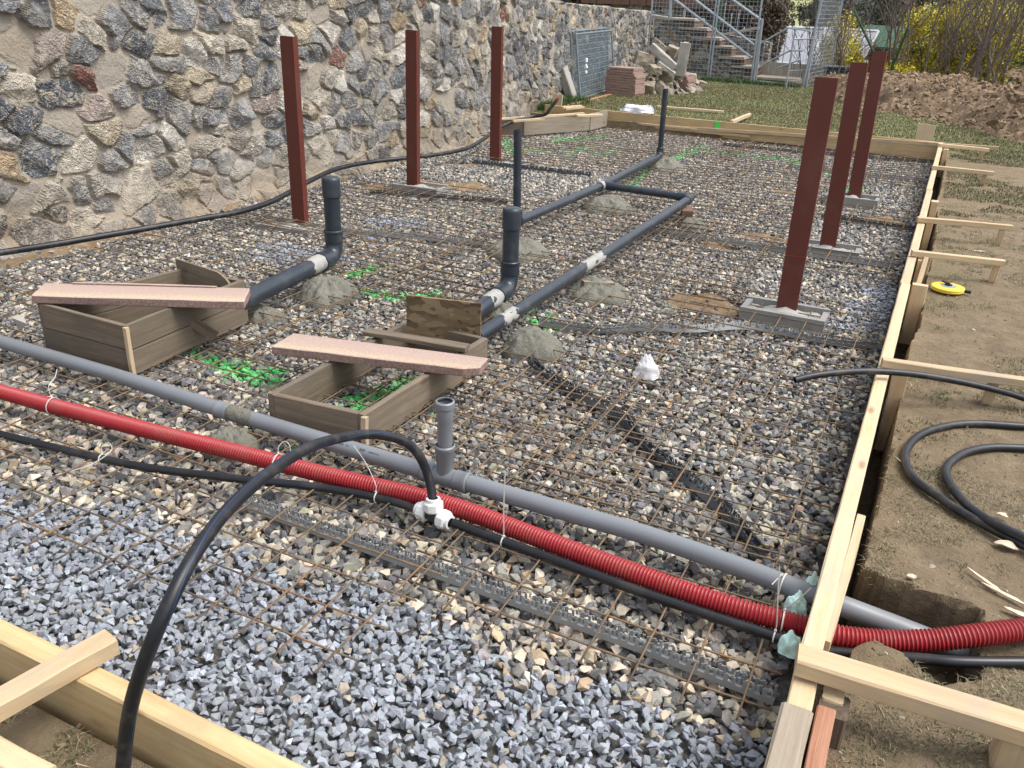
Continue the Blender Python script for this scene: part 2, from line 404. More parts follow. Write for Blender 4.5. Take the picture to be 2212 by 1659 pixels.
def bend(p, c, q, r, n=7):
    """points of a bend of leg r round the corner c between p and q"""
    p, c, q = Vector(p), Vector(c), Vector(q); a = c + (p - c).normalized() * r; b = c + (q - c).normalized() * r
    return [a * (1 - t_) ** 2 + c * 2 * t_ * (1 - t_) + b * t_ ** 2 for t_ in [i / n for i in range(n + 1)]]

# hull rocks
import bmesh
def hull(npts, asp, rnd, sub=0):
    bm = bmesh.new()
    for _ in range(npts):
        v_ = Vector([rnd.gauss(0, 1) for _ in range(3)]).normalized() * rnd.uniform(0.82, 1.0)
        bm.verts.new((v_.x * asp[0], v_.y * asp[1], v_.z * asp[2]))
    bmesh.ops.convex_hull(bm, input=bm.verts)
    for v_ in [v_ for v_ in bm.verts if not v_.link_faces]: bm.verts.remove(v_)
    bmesh.ops.triangulate(bm, faces=bm.faces)
    bm.verts.index_update(); V = np.array([v_.co[:] for v_ in bm.verts]); F = np.array([[v_.index for v_ in f_.verts] for f_ in bm.faces]); bm.free()
    return V, F
_r = random.Random(3)
ROCKS = [hull(_r.choice([9, 10, 11, 12]), (1, _r.uniform(0.62, 0.92), _r.uniform(0.38, 0.7)), _r) for _ in range(26)]
def rand_rot(n, tilt=None):
    q = RNG.normal(size=(n, 4)); q /= np.linalg.norm(q, axis=1)[:, None]
    if tilt is not None:
        ax = RNG.random(n) * 2 * np.pi; th = RNG.normal(size=n) * tilt
        yaw = RNG.random(n) * 2 * np.pi
        q1 = np.stack([np.cos(th / 2), np.cos(ax) * np.sin(th / 2), np.sin(ax) * np.sin(th / 2), 0 * th], 1)
        q2 = np.stack([np.cos(yaw / 2), 0 * yaw, 0 * yaw, np.sin(yaw / 2)], 1)
        w1, x1, y1, z1 = q1.T; w2, x2, y2, z2 = q2.T
        q = np.stack([w1 * w2 - z1 * z2, x1 * w2 + y1 * z2, y1 * w2 - x1 * z2, w1 * z2 + z1 * w2], 1)
    w_, x, y, z = q.T
    return np.stack([1 - 2 * (y * y + z * z), 2 * (x * y - z * w_), 2 * (x * z + y * w_), 2 * (x * y + z * w_), 1 - 2 * (x * x + z * z), 2 * (y * z - x * w_), 2 * (x * z - y * w_), 2 * (y * z + x * w_), 1 - 2 * (x * x + y * y)], 1).reshape(-1, 3, 3)
def scatter_rocks(name, pos, size, col, mat, tilt=0.6, stretch=None):
    n = len(pos); RM = rand_rot(n, tilt); idx = RNG.integers(0, len(ROCKS), n); VV = []; FF = []; CC = []; off = 0
    for k, (rv, rf) in enumerate(ROCKS):
        s_ = np.where(idx == k)[0]
        if not len(s_): continue
        v_ = np.einsum('nij,mj->nmi', RM[s_], rv) * size[s_][:, None, None] + pos[s_][:, None, :]
        VV.append(v_.reshape(-1, 3)); m = len(rv)
        FF.append((rf[None] + (off + np.arange(len(s_)) * m)[:, None, None]).reshape(-1, 3)); off += m * len(s_)
        CC.append(np.repeat(col[s_], m, 0))
    return np_mesh(name, np.concatenate(VV), np.concatenate(FF), mat, np.concatenate(CC))

# ================================================================== GROUND
def axis(segs):
    out = [segs[0][0]]
    for a, b, st in segs:
        n = max(1, int(round((b - a) / st))); out += list(np.linspace(a, b, n + 1)[1:])
    return np.array(out)
def grow(a, b, s0, g):
    out = [a]; s_ = s0
    while out[-1] < b: out.append(out[-1] + s_); s_ *= g
    return out[1:]
def grid_faces(nx, ny):
    i = np.arange(nx - 1)[:, None] * ny + np.arange(ny - 1)[None]
    return np.stack([i, i + ny, i + ny + 1, i + 1], -1).reshape(-1, 4)
YF = 12.62
PIT = [(0.0, 2.61), (0.10, 2.57), (0.40, 2.54), (0.41, 2.36), (0.40, 2.20), (0.30, 2.13), (0.20, 2.20), (0.12, 2.23), (0.05, 2.12), (0.0, 2.12)]
def in_poly(x, y, poly):
    c = np.zeros(x.shape, bool); n = len(poly)
    for i in range(n):
        x1, y1 = poly[i]; x2, y2 = poly[(i + 1) % n]
        m = ((y1 > y) != (y2 > y)) & (x < (x2 - x1) * (y - y1) / (y2 - y1 + 1e-9) + x1); c ^= m
    return c
def seg_d(x, y, a, b):
    ax, ay = a; bx, by = b; t_ = np.clip(((x - ax) * (bx - ax) + (y - ay) * (by - ay)) / ((bx - ax) ** 2 + (by - ay) ** 2 + 1e-9), 0, 1)
    return np.hypot(x - ax - t_ * (bx - ax), y - ay - t_ * (by - ay))
def ground_h(x, y):
    h = 0.07 + 0.012 * fbm(x * 2.2, y * 2.2, 4) + 0.006 * fbm(x * 14, y * 14, 3, 5)
    h = h + 0.03 * sstep(12, 16, y) + 0.0 * x
    h = h + 0.05 * sstep(30, 45, y) * fbm(x * 0.1, y * 0.1, 2, 8) + 9.0 * sstep(46, 150, y)
    edge = 0.062 + 0.02 * vnoise(y * 3, y * 0, 4) + 0.012 * vnoise(y * 17, y * 0, 6) + 0.03 * sstep(4.6, 5.4, y) * (1 - sstep(8, 9, y)) - 0.02 * sstep(1.95, 1.8, y)
    g0_ = h
    tr = (x < edge) & (y > 0.95) & (y < YF + 0.02)
    h = np.where((y > .95) & (y < YF + .02), h + (-0.26 + .02 * fbm(x * 20, y * 20) - h) * sstep(edge, edge - .022, x), h)
    xq = x + 0.012 * fbm(x * 9, y * 9, 3, 3); yq = y + 0.012 * fbm(x * 9, y * 9, 3, 9)
    ins = in_poly(xq, yq, PIT); dd = np.full(np.shape(x), 9.0)
    near_ = (x > -.3) & (x < .8) & (y > 1.6) & (y < 3.2)
    for i in range(len(PIT)):
        dd = np.where(near_, np.minimum(dd, seg_d(xq, yq, PIT[i], PIT[(i + 1) % len(PIT)])), dd)
    sd_ = np.where(ins, dd, -dd); pitm = sd_ > .004
    pz = -0.12 - 0.07 * sstep(0.4, 0.05, x) + 0.03 * fbm(x * 14, y * 14, 3, 2)
    h = np.minimum(h, g0_ + (pz - g0_) * sstep(-.004, .035, sd_ + .008 * fbm(x * 30, y * 30, 3, 4)))
    # channel for the red conduit and the black pipe leaving the pit
    ch = np.exp(-((y - (2.36 - 0.0 * x)) / 0.05) ** 2) * (x > 0.35) * np.exp(-((x - 0.4) / 0.3) ** 2)
    h = h - 0.035 * ch
    # spoil heaped at the pit edge
    h = h + 0.018 * np.exp(-(((x - 0.12) / 0.06) ** 2 + ((y - 2.16) / 0.05) ** 2)) * (~pitm) * (~tr)
    return h, tr | pitm
xs = np.array(list(axis([(-60, -8, 4), (-8, -0.6, 0.12), (-0.6, -0.02, 0.05), (-0.02, 0.62, 0.011), (0.62, 2.4, 0.03), (2.4, 5, 0.1)])) + grow(5, 150, 0.2, 1.15))
ys = np.array(list(axis([(-6, 0.2, 0.3), (0.2, 0.9, 0.02), (0.9, 6, 0.014), (6, 14, 0.035), (14, 24, 0.09)])) + grow(24, 300, 0.2, 1.1))
X, Y = np.meshgrid(xs, ys, indexing='ij')
Z, hole = ground_h(X, Y)
pad = (X < -0.02) & (Y > 1.0) & (Y < YF)
Z = np.where(pad, -0.2, Z)
Z = np.where((X < -5.7) & (Y > 1.0) & (Y < YF), -0.2, Z)
gr = 0.15 + 0.75 * sstep(12.2, 13.2, Y) + 0.5 * fbm(X * 0.8, Y * 0.8, 3, 3) + 0.25 * sstep(1.0, 0.9, Y) + 0.3 * sstep(9, 11, Y) * (X > 0)
gr = np.where(hole, -1, gr)
nx, ny = X.shape
o = np_mesh('ground', np.stack([X, Y, Z], -1).reshape(-1, 3), grid_faces(nx, ny), 'earth_ground', attrs={'Meadow': sstep(42, 48, Y).ravel(), 'Grass': gr.ravel(), 'Wet': hole.astype(float).ravel()}, smooth=False)
tag(o, kind='structure')
def gz(x, y): return float(ground_h(np.array([x]), np.array([y]))[0][0])

# soil patches where the gravel is missing round the posts
SOIL = [(P(1540, 640, 0), 0.42, 0.26), (P(1005, 392, 0), 0.5, 0.3), (P(905, 380, 0), 0.35, 0.25), (P(1650, 500, 0), 0.42, 0.14), (P(1560, 520, 0), .3, .12), (P(1900, 465, 0), 0.4, 0.2), (P(1690, 405, 0), 0.22, 0.16), (P(700, 480, 0), 0.3, 0.16),
        (P(640, 470, 0), 0.5, 0.1), (P(1000, 345, 0), 0.3, 0.15), (P(820, 395, 0), 0.45, 0.2), (P(300, 490, 0), 0.5, 0.09), (P(150, 510, 0), .5, .08)]
def soil_mask(x, y):
    m = np.zeros(np.shape(x))
    for c, a, b in SOIL:
        d = ((x - c.x) / a) ** 2 + ((y - c.y) / b) ** 2
        m = np.maximum(m, np.exp(-d * 1.3))
    wall_ = np.exp(-((x + 5.55) / 0.13) ** 2) * 0.9
    m = np.maximum(m, wall_)
    return m + 0.45 * fbm(x * 6, y * 6, 4, 7) * (m > 0.05)
def gravel_h(x, y):
    h = -0.052 + 0.010 * fbm(x * 1.6, y * 1.6, 3, 1)
    h = h + 0.03 * sstep(1.75, 1.25, y + 0.35 * vnoise(x * 1.2, y, 2)) * 0.6
    return h
bx0, bx1 = -5.9, -0.055
xs = np.arange(bx0, bx1 + .04, 0.04); ys = np.arange(1.02, YF + 0.04, 0.04)
X, Y = np.meshgrid(xs, ys, indexing='ij'); S_ = sstep(0.35, 0.6, soil_mask(X, Y))
Z = gravel_h(X, Y) - 0.022 + 0.02 * S_ + 0.05 * S_ * fbm(X * 7, Y * 7, 4, 2)
hx = P(1600, 645, 0); Z = Z - 0.07 * np.exp(-(((X - hx.x) / .1) ** 2 + ((Y - hx.y) / .14) ** 2))
o = np_mesh('pad_subsoil', np.stack([X, Y, Z], -1).reshape(-1, 3), grid_faces(*X.shape), 'subsoil', attrs={'Soil': S_.ravel()}, smooth=True)
tag(o, kind='structure')

# ================================================================== GRAVEL
GREEN = [((760, 585), (812, 570), .06), ((780, 620), (860, 636), .05), ((860, 636), (940, 628), .06), ((940, 628), (905, 645), .03), ((1100, 652), (1150, 660), .03), ((1150, 680), (1195, 700), .045),
         ((420, 752), (500, 790), .04), ((500, 780), (560, 812), .06), ((500, 800), (600, 790), .05), ((560, 812), (605, 812), .03), ((760, 882), (830, 838), .07), ((830, 838), (880, 815), .05), ((760, 850), (800, 850), .04),
         ((620, 955), (650, 960), .03), ((930, 890), (940, 885), .02), ((1180, 690), (1190, 670), .03),
         ((1300, 292), (1200, 300), .12), ((1090, 300), (1110, 330), .08), ((1100, 318), (1180, 322), .08), ((1360, 400), (1400, 365), .05), ((1400, 365), (1520, 312), .07), ((1640, 335), (1700, 340), .1), ((1540, 325), (1600, 330), .08),
         ((1700, 340), (1740, 352), .06), ((1770, 372), (1800, 375), .05), ((1830, 410), (1850, 400), .1), ((1220, 330), (1280, 310), .06), ((1280, 330), (1330, 322), .06)]
GREEN = [(P(*a, -.02), P(*b, -.02), r_) for a, b, r_ in GREEN]
BLUE = [tuple(P(u, v, -.02)[:2]) for u, v in [(-300, 1000), (0, 1015), (160, 1060), (330, 1110), (480, 1185), (640, 1225), (830, 1255), (960, 1310), (1130, 1400), (1300, 1480), (1480, 1560), (1600, 1615), (1700, 1650), (1900, 1900), (-300, 1900)]]
SPC = [[P(u, v, -.02) for u, v in q] for q in ([(500, 1082), (800, 1190), (1120, 1305), (1400, 1408), (1672, 1515)], [(1165, 700), (1290, 715), (1390, 712), (1500, 718), (1620, 712), (1760, 735), (1905, 752)], [(1395, 498), (1932, 577)], [(735, 503), (1045, 530)],
      [(1145, 783), (1235, 850), (1330, 905), (1420, 985), (1500, 1060), (1590, 1140), (1655, 1200)])]
def stone_field(sp, layer):
    gx = np.arange(-5.65, -0.07, sp); gy = np.arange(1.035, YF - 0.02, sp)
    X, Y = np.meshgrid(gx, gy, indexing='ij'); x = (X + RNG.uniform(-.5, .5, X.shape) * sp).ravel(); y = (Y + RNG.uniform(-.5, .5, X.shape) * sp).ravel()
    u, v, dep = proj(np.stack([x, y, 0 * x], 1))
    k = (u > -350) & (u < WID + 350) & (v < 1659 + 330) & (x < -0.085); x = x[k]; y = y[k]
    xn = x + 0.20 * fbm(x * 3, y * 3, 3, 4); yn = y + 0.22 * fbm(x * 3.5, y * 3.5, 3, 12) + RNG.normal(size=len(x)) * .03
    blue = in_poly(xn, yn, BLUE)
    for (u_, v_, a, b) in [(850, 465, .28, .22), (800, 500, .2, .12), (660, 535, .45, .13), (600, 545, .3, .08), (1830, 690, .25, .14), (1870, 650, .14, .25), (1900, 620, .06, .3)]:
        c = P(u_, v_, 0); blue |= (((xn - c.x) / a) ** 2 + ((yn - c.y) / b) ** 2) < 1
    sm = soil_mask(x, y); keep = RNG.random(len(x)) > sstep(0.38, 0.62, sm) * 0.97
    
    for pl in SPC:
        for a_, b_ in zip(pl, pl[1:]): keep &= ~((seg_d(x, y, a_[:2], b_[:2]) < .034) & (layer > 0))
    return x[keep], y[keep], blue[keep]
def colour_mixed(n):
    pal = np.array([(.085, .092, .108), (.12, .127, .145), (.17, .175, .19), (.24, .24, .242), (.31, .30, .285), (.40, .375, .325), (.48, .45, .39), (.38, .31, .22), (.56, .53, .48), (.30, .23, .16)])
    pr = np.array([.10, .17, .18, .15, .12, .11, .08, .035, .04, .015]); pr /= pr.sum()
    c = pal[RNG.choice(len(pal), n, p=pr)]
    return c * RNG.uniform(.85, 1.25, (n, 1)) * RNG.normal(1, .03, (n, 3)) * np.array([1.12, 1.08, 1.0])
def colour_blue(n):
    c = np.array([(.285, .31, .35)]) * RNG.lognormal(0, .20, (n, 1)) * RNG.normal(1, .02, (n, 3))
    k = RNG.random(n) < .05; c[k] = np.array([.38, .33, .27]) * RNG.uniform(.8, 1.1, (k.sum(), 1)); return c
PS = {False: [], True: []}
for sp, zo, sz in ((0.034, -0.010, (.0195, .030)), (0.040, 0.004, (.018, .0275))):
    x, y, bl = stone_field(sp, zo > 0)
    s_ = RNG.uniform(*sz, len(x)) * np.where(bl, .92, 1.0) * (1.04 + .22 * sstep(4.5, 2.0, y) * (~bl))
    z = gravel_h(x, y) + zo + RNG.normal(size=len(x)) * .004
    for b in (False, True):
        k = bl == b; PS[b].append(np.stack([x[k], y[k], z[k], s_[k]], 1))
# extra blue chips between (smaller stones lie closer together)
x, y, bl = stone_field(0.030, 1); k = bl
xf, yf, bf = stone_field(0.032, 1); kf = ~bf
PS[False].append(np.stack([xf[kf], yf[kf], gravel_h(xf[kf], yf[kf]) - .001 + RNG.normal(size=kf.sum()) * .004, RNG.uniform(.009, .017, kf.sum())], 1))
PS[True].append(np.stack([x[k], y[k], gravel_h(x[k], y[k]) + .004 + RNG.normal(size=k.sum()) * .005, RNG.uniform(.011, .022, k.sum())], 1))
for b, nm in ((False, 'mixed_gravel'), (True, 'blue_grey_gravel')):
    A_ = np.concatenate(PS[b]); n = len(A_); c = colour_blue(n) if b else colour_mixed(n)
    if not b:  # beige tint near the front, as there the stones are dustier
        f_ = sstep(3.2, 1.6, A_[:, 1] + .2 * A_[:, 0] * 0)[:, None] * .35; c = c * (1 - f_) + (c * np.array([1.25, 1.12, .95]) + .03) * f_
    gm = np.full(n, 9.0)
    for a, bb, r_ in GREEN: gm = np.minimum(gm, seg_d(A_[:, 0], A_[:, 1], a[:2], bb[:2]) / r_)
    al = np.clip(1.25 - gm + .38 * RNG.normal(size=n), 0, 1) * np.where(A_[:, 1] > 7, .6, .88) * (gm < 2.2) * np.where(A_[:, 2] > gravel_h(A_[:, 0], A_[:, 1]) - .012, 1, .35)
    c = c * (1 - al[:, None]) + np.array([.07, .56, .12]) * al[:, None] * RNG.uniform(.8, 1.15, (n, 1))
    o = scatter_rocks(nm, A_[:, :3], A_[:, 3], np.clip(c, .01, .8), 'crushed_stone', tilt=.75)
    tag(o, 'loose crushed blue grey stone chips spread at the front of the pad' if b else 'mixed grey and beige crushed stone covering the pad under the steel mesh', 'gravel', kind='stuff')

# ================================================================== RUBBLE STONE WALL
WPATH = [(-5.98, -0.5), (-5.90, 3.0), (-5.72, 4.3), (-5.62, 5.5), (-5.56, 7.0), (-5.56, 9.5), (-5.66, 11.0), (-5.95, 13.0), (-6.28, 15.5), (-6.65, 18.5), (-7.1, 22.3)]
TOPZ = [(-1, 2.7), (4, 2.6), (8, 2.15), (10.8, 1.80), (13.3, 1.69), (16.8, 1.59), (22.8, 1.47)]
wy = np.array([p[1] for p in WPATH]); wx = np.array([p[0] for p in WPATH])
def wall_x(y): return np.interp(y, wy, wx)
def masonry(Yg, Z, cs, up_, low, seed=5, dirt_z=.42):
    """rubble stones on a wall plane: returns stone mask, relief and colours"""
    sx = Yg / cs; sz = Z / (cs * 0.86)
    wx_ = sx + .22 * fbm(sx * 1.3, sz * 1.3, 2, 1); wz_ = sz + .22 * fbm(sx * 1.3, sz * 1.3, 2, 6)
    ci = np.floor(wx_).astype(int); cj = np.floor(wz_).astype(int)
    T2 = np.random.default_rng(seed).random((512, 64, 16))
    F1 = np.full(Yg.shape, 9.0); F2 = F1.copy(); best = np.zeros(Yg.shape + (16,), np.float32); bdx = np.zeros(Yg.shape); bdz = np.zeros(Yg.shape)
    for di in range(-2, 3):
        for dj in range(-2, 3):
            I = ci + di; J = cj + dj; T = T2[I & 511, J & 63]
            px = I + .5 + (T[..., 0] - .5) * .9; pz = J + .5 + (T[..., 1] - .5) * .9
            dx = wx_ - px; dz = wz_ - pz
            an = (T[..., 2] - .5) * 1.5 + up_ * 1.4; as_ = 1 + .7 * T[..., 3]
            a = dx * np.cos(an) + dz * np.sin(an); b = -dx * np.sin(an) + dz * np.cos(an); a = a / np.sqrt(as_); b = b * np.sqrt(as_)
            # polygonal distance: the stone outline is an irregular five or six sided figure
            d = 0 * a
            ph = T[..., 14] * 6.28
            for q in range(6):
                t_ = ph + q * 1.047 + .5 * (T[..., 4 + q] - .5); d = np.maximum(d, (a * np.cos(t_) + b * np.sin(t_)) * (.82 + .36 * T[..., 8 + (q % 6)]))
            d = d * (1.16 - .42 * T[..., 4]) + .06 * T[..., 5]
            n1 = d < F1; F2 = np.where(n1, F1, np.minimum(F2, d)); F1 = np.where(n1, d, F1)
            best[n1] = T[n1]; bdx[n1] = dx[n1]; bdz[n1] = dz[n1]
    g = F2 - F1 + .05 * fbm(Yg * 30, Z * 30, 3, 3)
    thr = .035 + .06 * best[..., 6]
    mask = sstep(thr, thr + .05, g) * sstep(.80, .74, F1 + .06 * fbm(Yg * 22, Z * 22, 3, 8))
    mask = np.where(best[..., 7] < .04, mask * .2, mask)
    hgt = np.full(Yg.shape, 9.0)
    for q in range(4):
        ang = best[..., 8] * 6.28 + q * 1.57 + best[..., 9 + (q % 3)] * 1.2
        sl = .12 + .75 * best[..., 10 + (q % 4)] ** 2
        hgt = np.minimum(hgt, .26 + .22 * best[..., 11 + (q % 4)] - sl * (bdx * np.cos(ang) + bdz * np.sin(ang)))
    hgt = np.clip(hgt, 0.0, .75)
    chis = fbm(Yg * 15, Z * 15, 4, 2)
    dip = bdx * np.cos(best[..., 12] * 6.28) + bdz * np.sin(best[..., 12] * 6.28); ter = dip * 3.5 + chis * 1.1; ter = np.floor(ter) / 3.5 + .25 * (ter - np.floor(ter))
    hs = hgt * .13 + chis * .007 + ter * .030 * best[..., 9] + .020 * best[..., 13]
    disp = mask * hs * (1 - .45 * low) * cs / .215 + (1 - mask) * (.007 * fbm(Yg * 9, Z * 9, 5, 8) + .002)
    pal = np.array([(.12, .13, .145), (.19, .20, .215), (.27, .275, .28), (.36, .35, .33), (.44, .40, .34), (.62, .56, .45), (.55, .46, .32), (.46, .34, .20), (.74, .70, .62), (.24, .10, .075), (.42, .34, .29)])
    cum = np.cumsum([.12, .16, .17, .15, .12, .11, .06, .035, .06, .008, .018]); cum /= cum[-1]
    ix = np.searchsorted(cum, best[..., 15].clip(0, .9999)); sc_ = pal[ix.clip(0, 10)] * (.85 + .35 * best[..., 5])[..., None]
    mor = np.array([.37, .325, .265]) * (1 + .28 * fbm(Yg * 2, Z * 2, 4, 5))[..., None]
    dirt = sstep(dirt_z, .0, Z + .35 * fbm(Yg * 2.2, Z * 3, 4, 11))[..., None]
    c = mor * (1 - mask[..., None]) + sc_ * mask[..., None]
    smear = (sstep(.2, .55, fbm(Yg * 4, Z * 4, 4, 13) + .5 * low))[..., None] * .5; c = c * (1 - smear) + np.array([.44, .39, .33]) * smear
    c = c * (1 - .6 * dirt) + np.array([.30, .23, .15]) * .6 * dirt
    return mask, disp, np.clip(c, .01, .8), mask * (1 - smear[..., 0])
def build_wall():
    yy = axis([(1.2, 10, 0.0125), (10, 22.3, 0.0165)]); vv = np.linspace(0, 1, 232)
    Yg, V_ = np.meshgrid(yy, vv, indexing='ij')
    zt = np.interp(Yg, [p[0] for p in TOPZ], [p[1] for p in TOPZ]); zt = np.minimum(zt, 2.35)
    Z = -0.16 + (zt + 0.16) * V_
    low = sstep(.55, .05, Z)
    up_ = sstep(5, 11, Yg) * sstep(.45, .9, Z)
    cs = .235
    mask, disp, c, st = masonry(Yg, Z, cs, up_, low)
    disp = disp + .05 * fbm(Yg * .7, Z * .9, 3, 4) + low * .05 * (fbm(Yg * 1.6, Z * 2.4, 4, 9) + .5)
    disp = disp + .06 * sstep(.10, -.1, Z)
    Z = Z + V_ ** 6 * .05 * fbm(Yg * 5, Z * 0, 3, 3) * (Yg > 10)
    wxg = wall_x(Yg); sl = np.gradient(np.interp(yy, wy, wx), yy)[:, None]; nn = np.sqrt(1 + sl ** 2)
    X = wxg + disp / nn - .035 * Z; Yo = Yg - disp * sl / nn
    V = np.stack([X, Yo, Z], -1)
    nx_, nz_ = Yg.shape
    cap = np.stack([X[:, -1] - .06, Yo[:, -1], Z[:, -1] + .012], -1); cap2 = cap + np.array([-.34, 0, .0]); back = cap2.copy(); back[:, 2] = -.2
    allv = np.concatenate([V.reshape(-1, 3), cap, cap2, back]); n0 = nx_ * nz_
    F = [grid_faces(nx_, nz_)[:, ::-1]]; i = np.arange(nx_ - 1)
    last = i * nz_ + nz_ - 1
    F.append(np.stack([last, n0 + i, n0 + i + 1, last + nz_], -1)[:, ::-1]); F.append(np.stack([n0 + i, n0 + nx_ + i, n0 + nx_ + i + 1, n0 + i + 1], -1)[:, ::-1]); F.append(np.stack([n0 + nx_ + i, n0 + 2 * nx_ + i, n0 + 2 * nx_ + i + 1, n0 + nx_ + i + 1], -1)[:, ::-1])
    cc = np.concatenate([c.reshape(-1, 3), np.tile([.40, .35, .29], (3 * nx_, 1))])
    o = np_mesh('stone_wall', allv, np.concatenate(F), 'rubble_masonry', cc, {'Stone': np.concatenate([st.ravel(), np.zeros(3 * nx_)])}, smooth=False)
    return tag(o, 'long mortared rubble stone wall of grey and cream stones along the pad', 'wall')
wall = build_wall()

# ================================================================== STEEL MESH SHEETS
def mesh_sheet(x0, x1, y0, y1, z, label, g=.149, rot=0.0, dens=.22):
    mb = MB(); cx_, cy_ = (x0 + x1) / 2, (y0 + y1) / 2
    nxb = int((x1 - x0 - .08) / g) + 1; nyb = int((y1 - y0 - .08) / g) + 1
    sd_ = random.uniform(0, 50)
    def wob(x, y, dz):
        zz = z + dz + .010 * mn.noise((x * 1.1 + sd_, y * 1.1, 0)) + .004 * mn.noise((x * 4, y * 4, sd_))
        xx = x + .006 * mn.noise((x * .5, y * 1.5, sd_)); yy_ = y + .006 * mn.noise((x * 1.5, y * .5, sd_ + 9))
        c, s_ = math.cos(rot), math.sin(rot); dx, dy = xx - cx_, yy_ - cy_
        return (cx_ + dx * c - dy * s_, cy_ + dx * s_ + dy * c, zz)
    xo = x0 + ((x1 - x0) - (nxb - 1) * g) / 2; yo = y0 + ((y1 - y0) - (nyb - 1) * g) / 2
    for i in range(nxb):
        x = xo + i * g; jx = random.uniform(-.003, .003); n = max(2, int((y1 - y0) / dens)); e0 = random.uniform(-.006, .006)
        mb.tube([wob(x + jx, y0 + e0 + (y1 - y0) * k / n, .0032) for k in range(n + 1)], .0036, 5)
    for j in range(nyb):
        y = yo + j * g; n = max(2, int((x1 - x0) / dens)); e0 = random.uniform(-.006, .006)
        mb.tube([wob(x0 + e0 + (x1 - x0) * k / n, y, -.0032) for k in range(n + 1)], .0036, 5)
    o = mb.build('steel_mesh_sheet', 'rusty_bar', smooth=True)
    return tag(o, label, 'steel mesh', 'welded steel mesh sheets laid over the gravel')
MS = [(-5.15, -3.02, 1.30, 3.22, .002, 'steel mesh sheet passing under the grey pipe at the left edge of the photo', .006),
      (-3.25, -1.17, 1.42, 3.10, .008, 'front steel mesh sheet under the tee fitting, bar ends lying on blue chips', -.004),
      (-1.30, -.09, 1.80, 2.87, .001, 'steel mesh sheet under the zip ties in the near right corner of the formwork', .0),
      (-5.22, -3.00, 3.05, 5.42, .010, 'steel mesh sheet around the capped pipe nearest the stone wall', .004),
      (-3.12, -1.05, 2.98, 5.62, .004, 'steel mesh sheet under the shallow box with the strand board', -.003),
      (-1.22, -.10, 2.52, 5.60, .011, 'steel mesh sheet beside the clear plastic bag and the black hose end', .002),
      (-5.15, -3.00, 5.20, 7.42, .004, 'steel mesh sheet behind the post nearest the left edge, along the wall', -.005),
      (-3.10, -.98, 5.42, 8.02, .009, 'steel mesh sheet crossed by the long diagonal dark drain pipe', .003),
      (-1.12, -.11, 6.28, 7.05, .002, 'narrow steel mesh strip in front of the middle right post', 0),
      (-3.06, -.95, 7.86, 10.3, .003, 'steel mesh sheet under the fork of the dark drain pipe', -.003),
      (-1.10, -.12, 7.98, 8.86, .009, 'narrow steel mesh strip just in front of the farthest right post', 0),
      (-5.02, -2.94, 8.92, 10.7, .008, 'steel mesh sheet at the foot of the farthest left post', .004),
      (-4.55, -2.30, 10.5, 12.42, .002, 'steel mesh sheet in the far left corner against the old grey boards', 0),
      (-2.45, -.14, 10.1, 12.48, .009, 'steel mesh sheet in the far right corner of the pad', .002)]
MS += [(-2.15, -.80, 2.50, 3.62, .014, 'loose extra mesh sheet lying over the others between the grey pipe and the plastic bag', .012),
       (-3.9, -2.2, 4.15, 5.05, .013, 'extra mesh sheet lying between the two capped risers', -.01), (-2.6, -1.5, 6.3, 7.4, .013, 'extra mesh sheet lying inside the bend of the dark drain pipe', .008)]
for m in MS: mesh_sheet(*m[:4], m[4] + .006, m[5], rot=m[6])
# three loose bars
for a, b, lab in (((10, 500), (200, 470), 'single rusty bar lying at the foot of the wall on the left'), ((600, 492), (560, 470), 'short rusty bar beside the nearest left post'),):
    mb = MB(); A_, B_ = P(*a, .03), P(*b, .05); mb.tube([A_.lerp(B_, k / 6) + Vector((0, 0, .01 * math.sin(k))) for k in range(7)], .004, 6)
    tag(mb.build('steel_bar', 'rusty_bar', smooth=True), lab, 'steel bar')

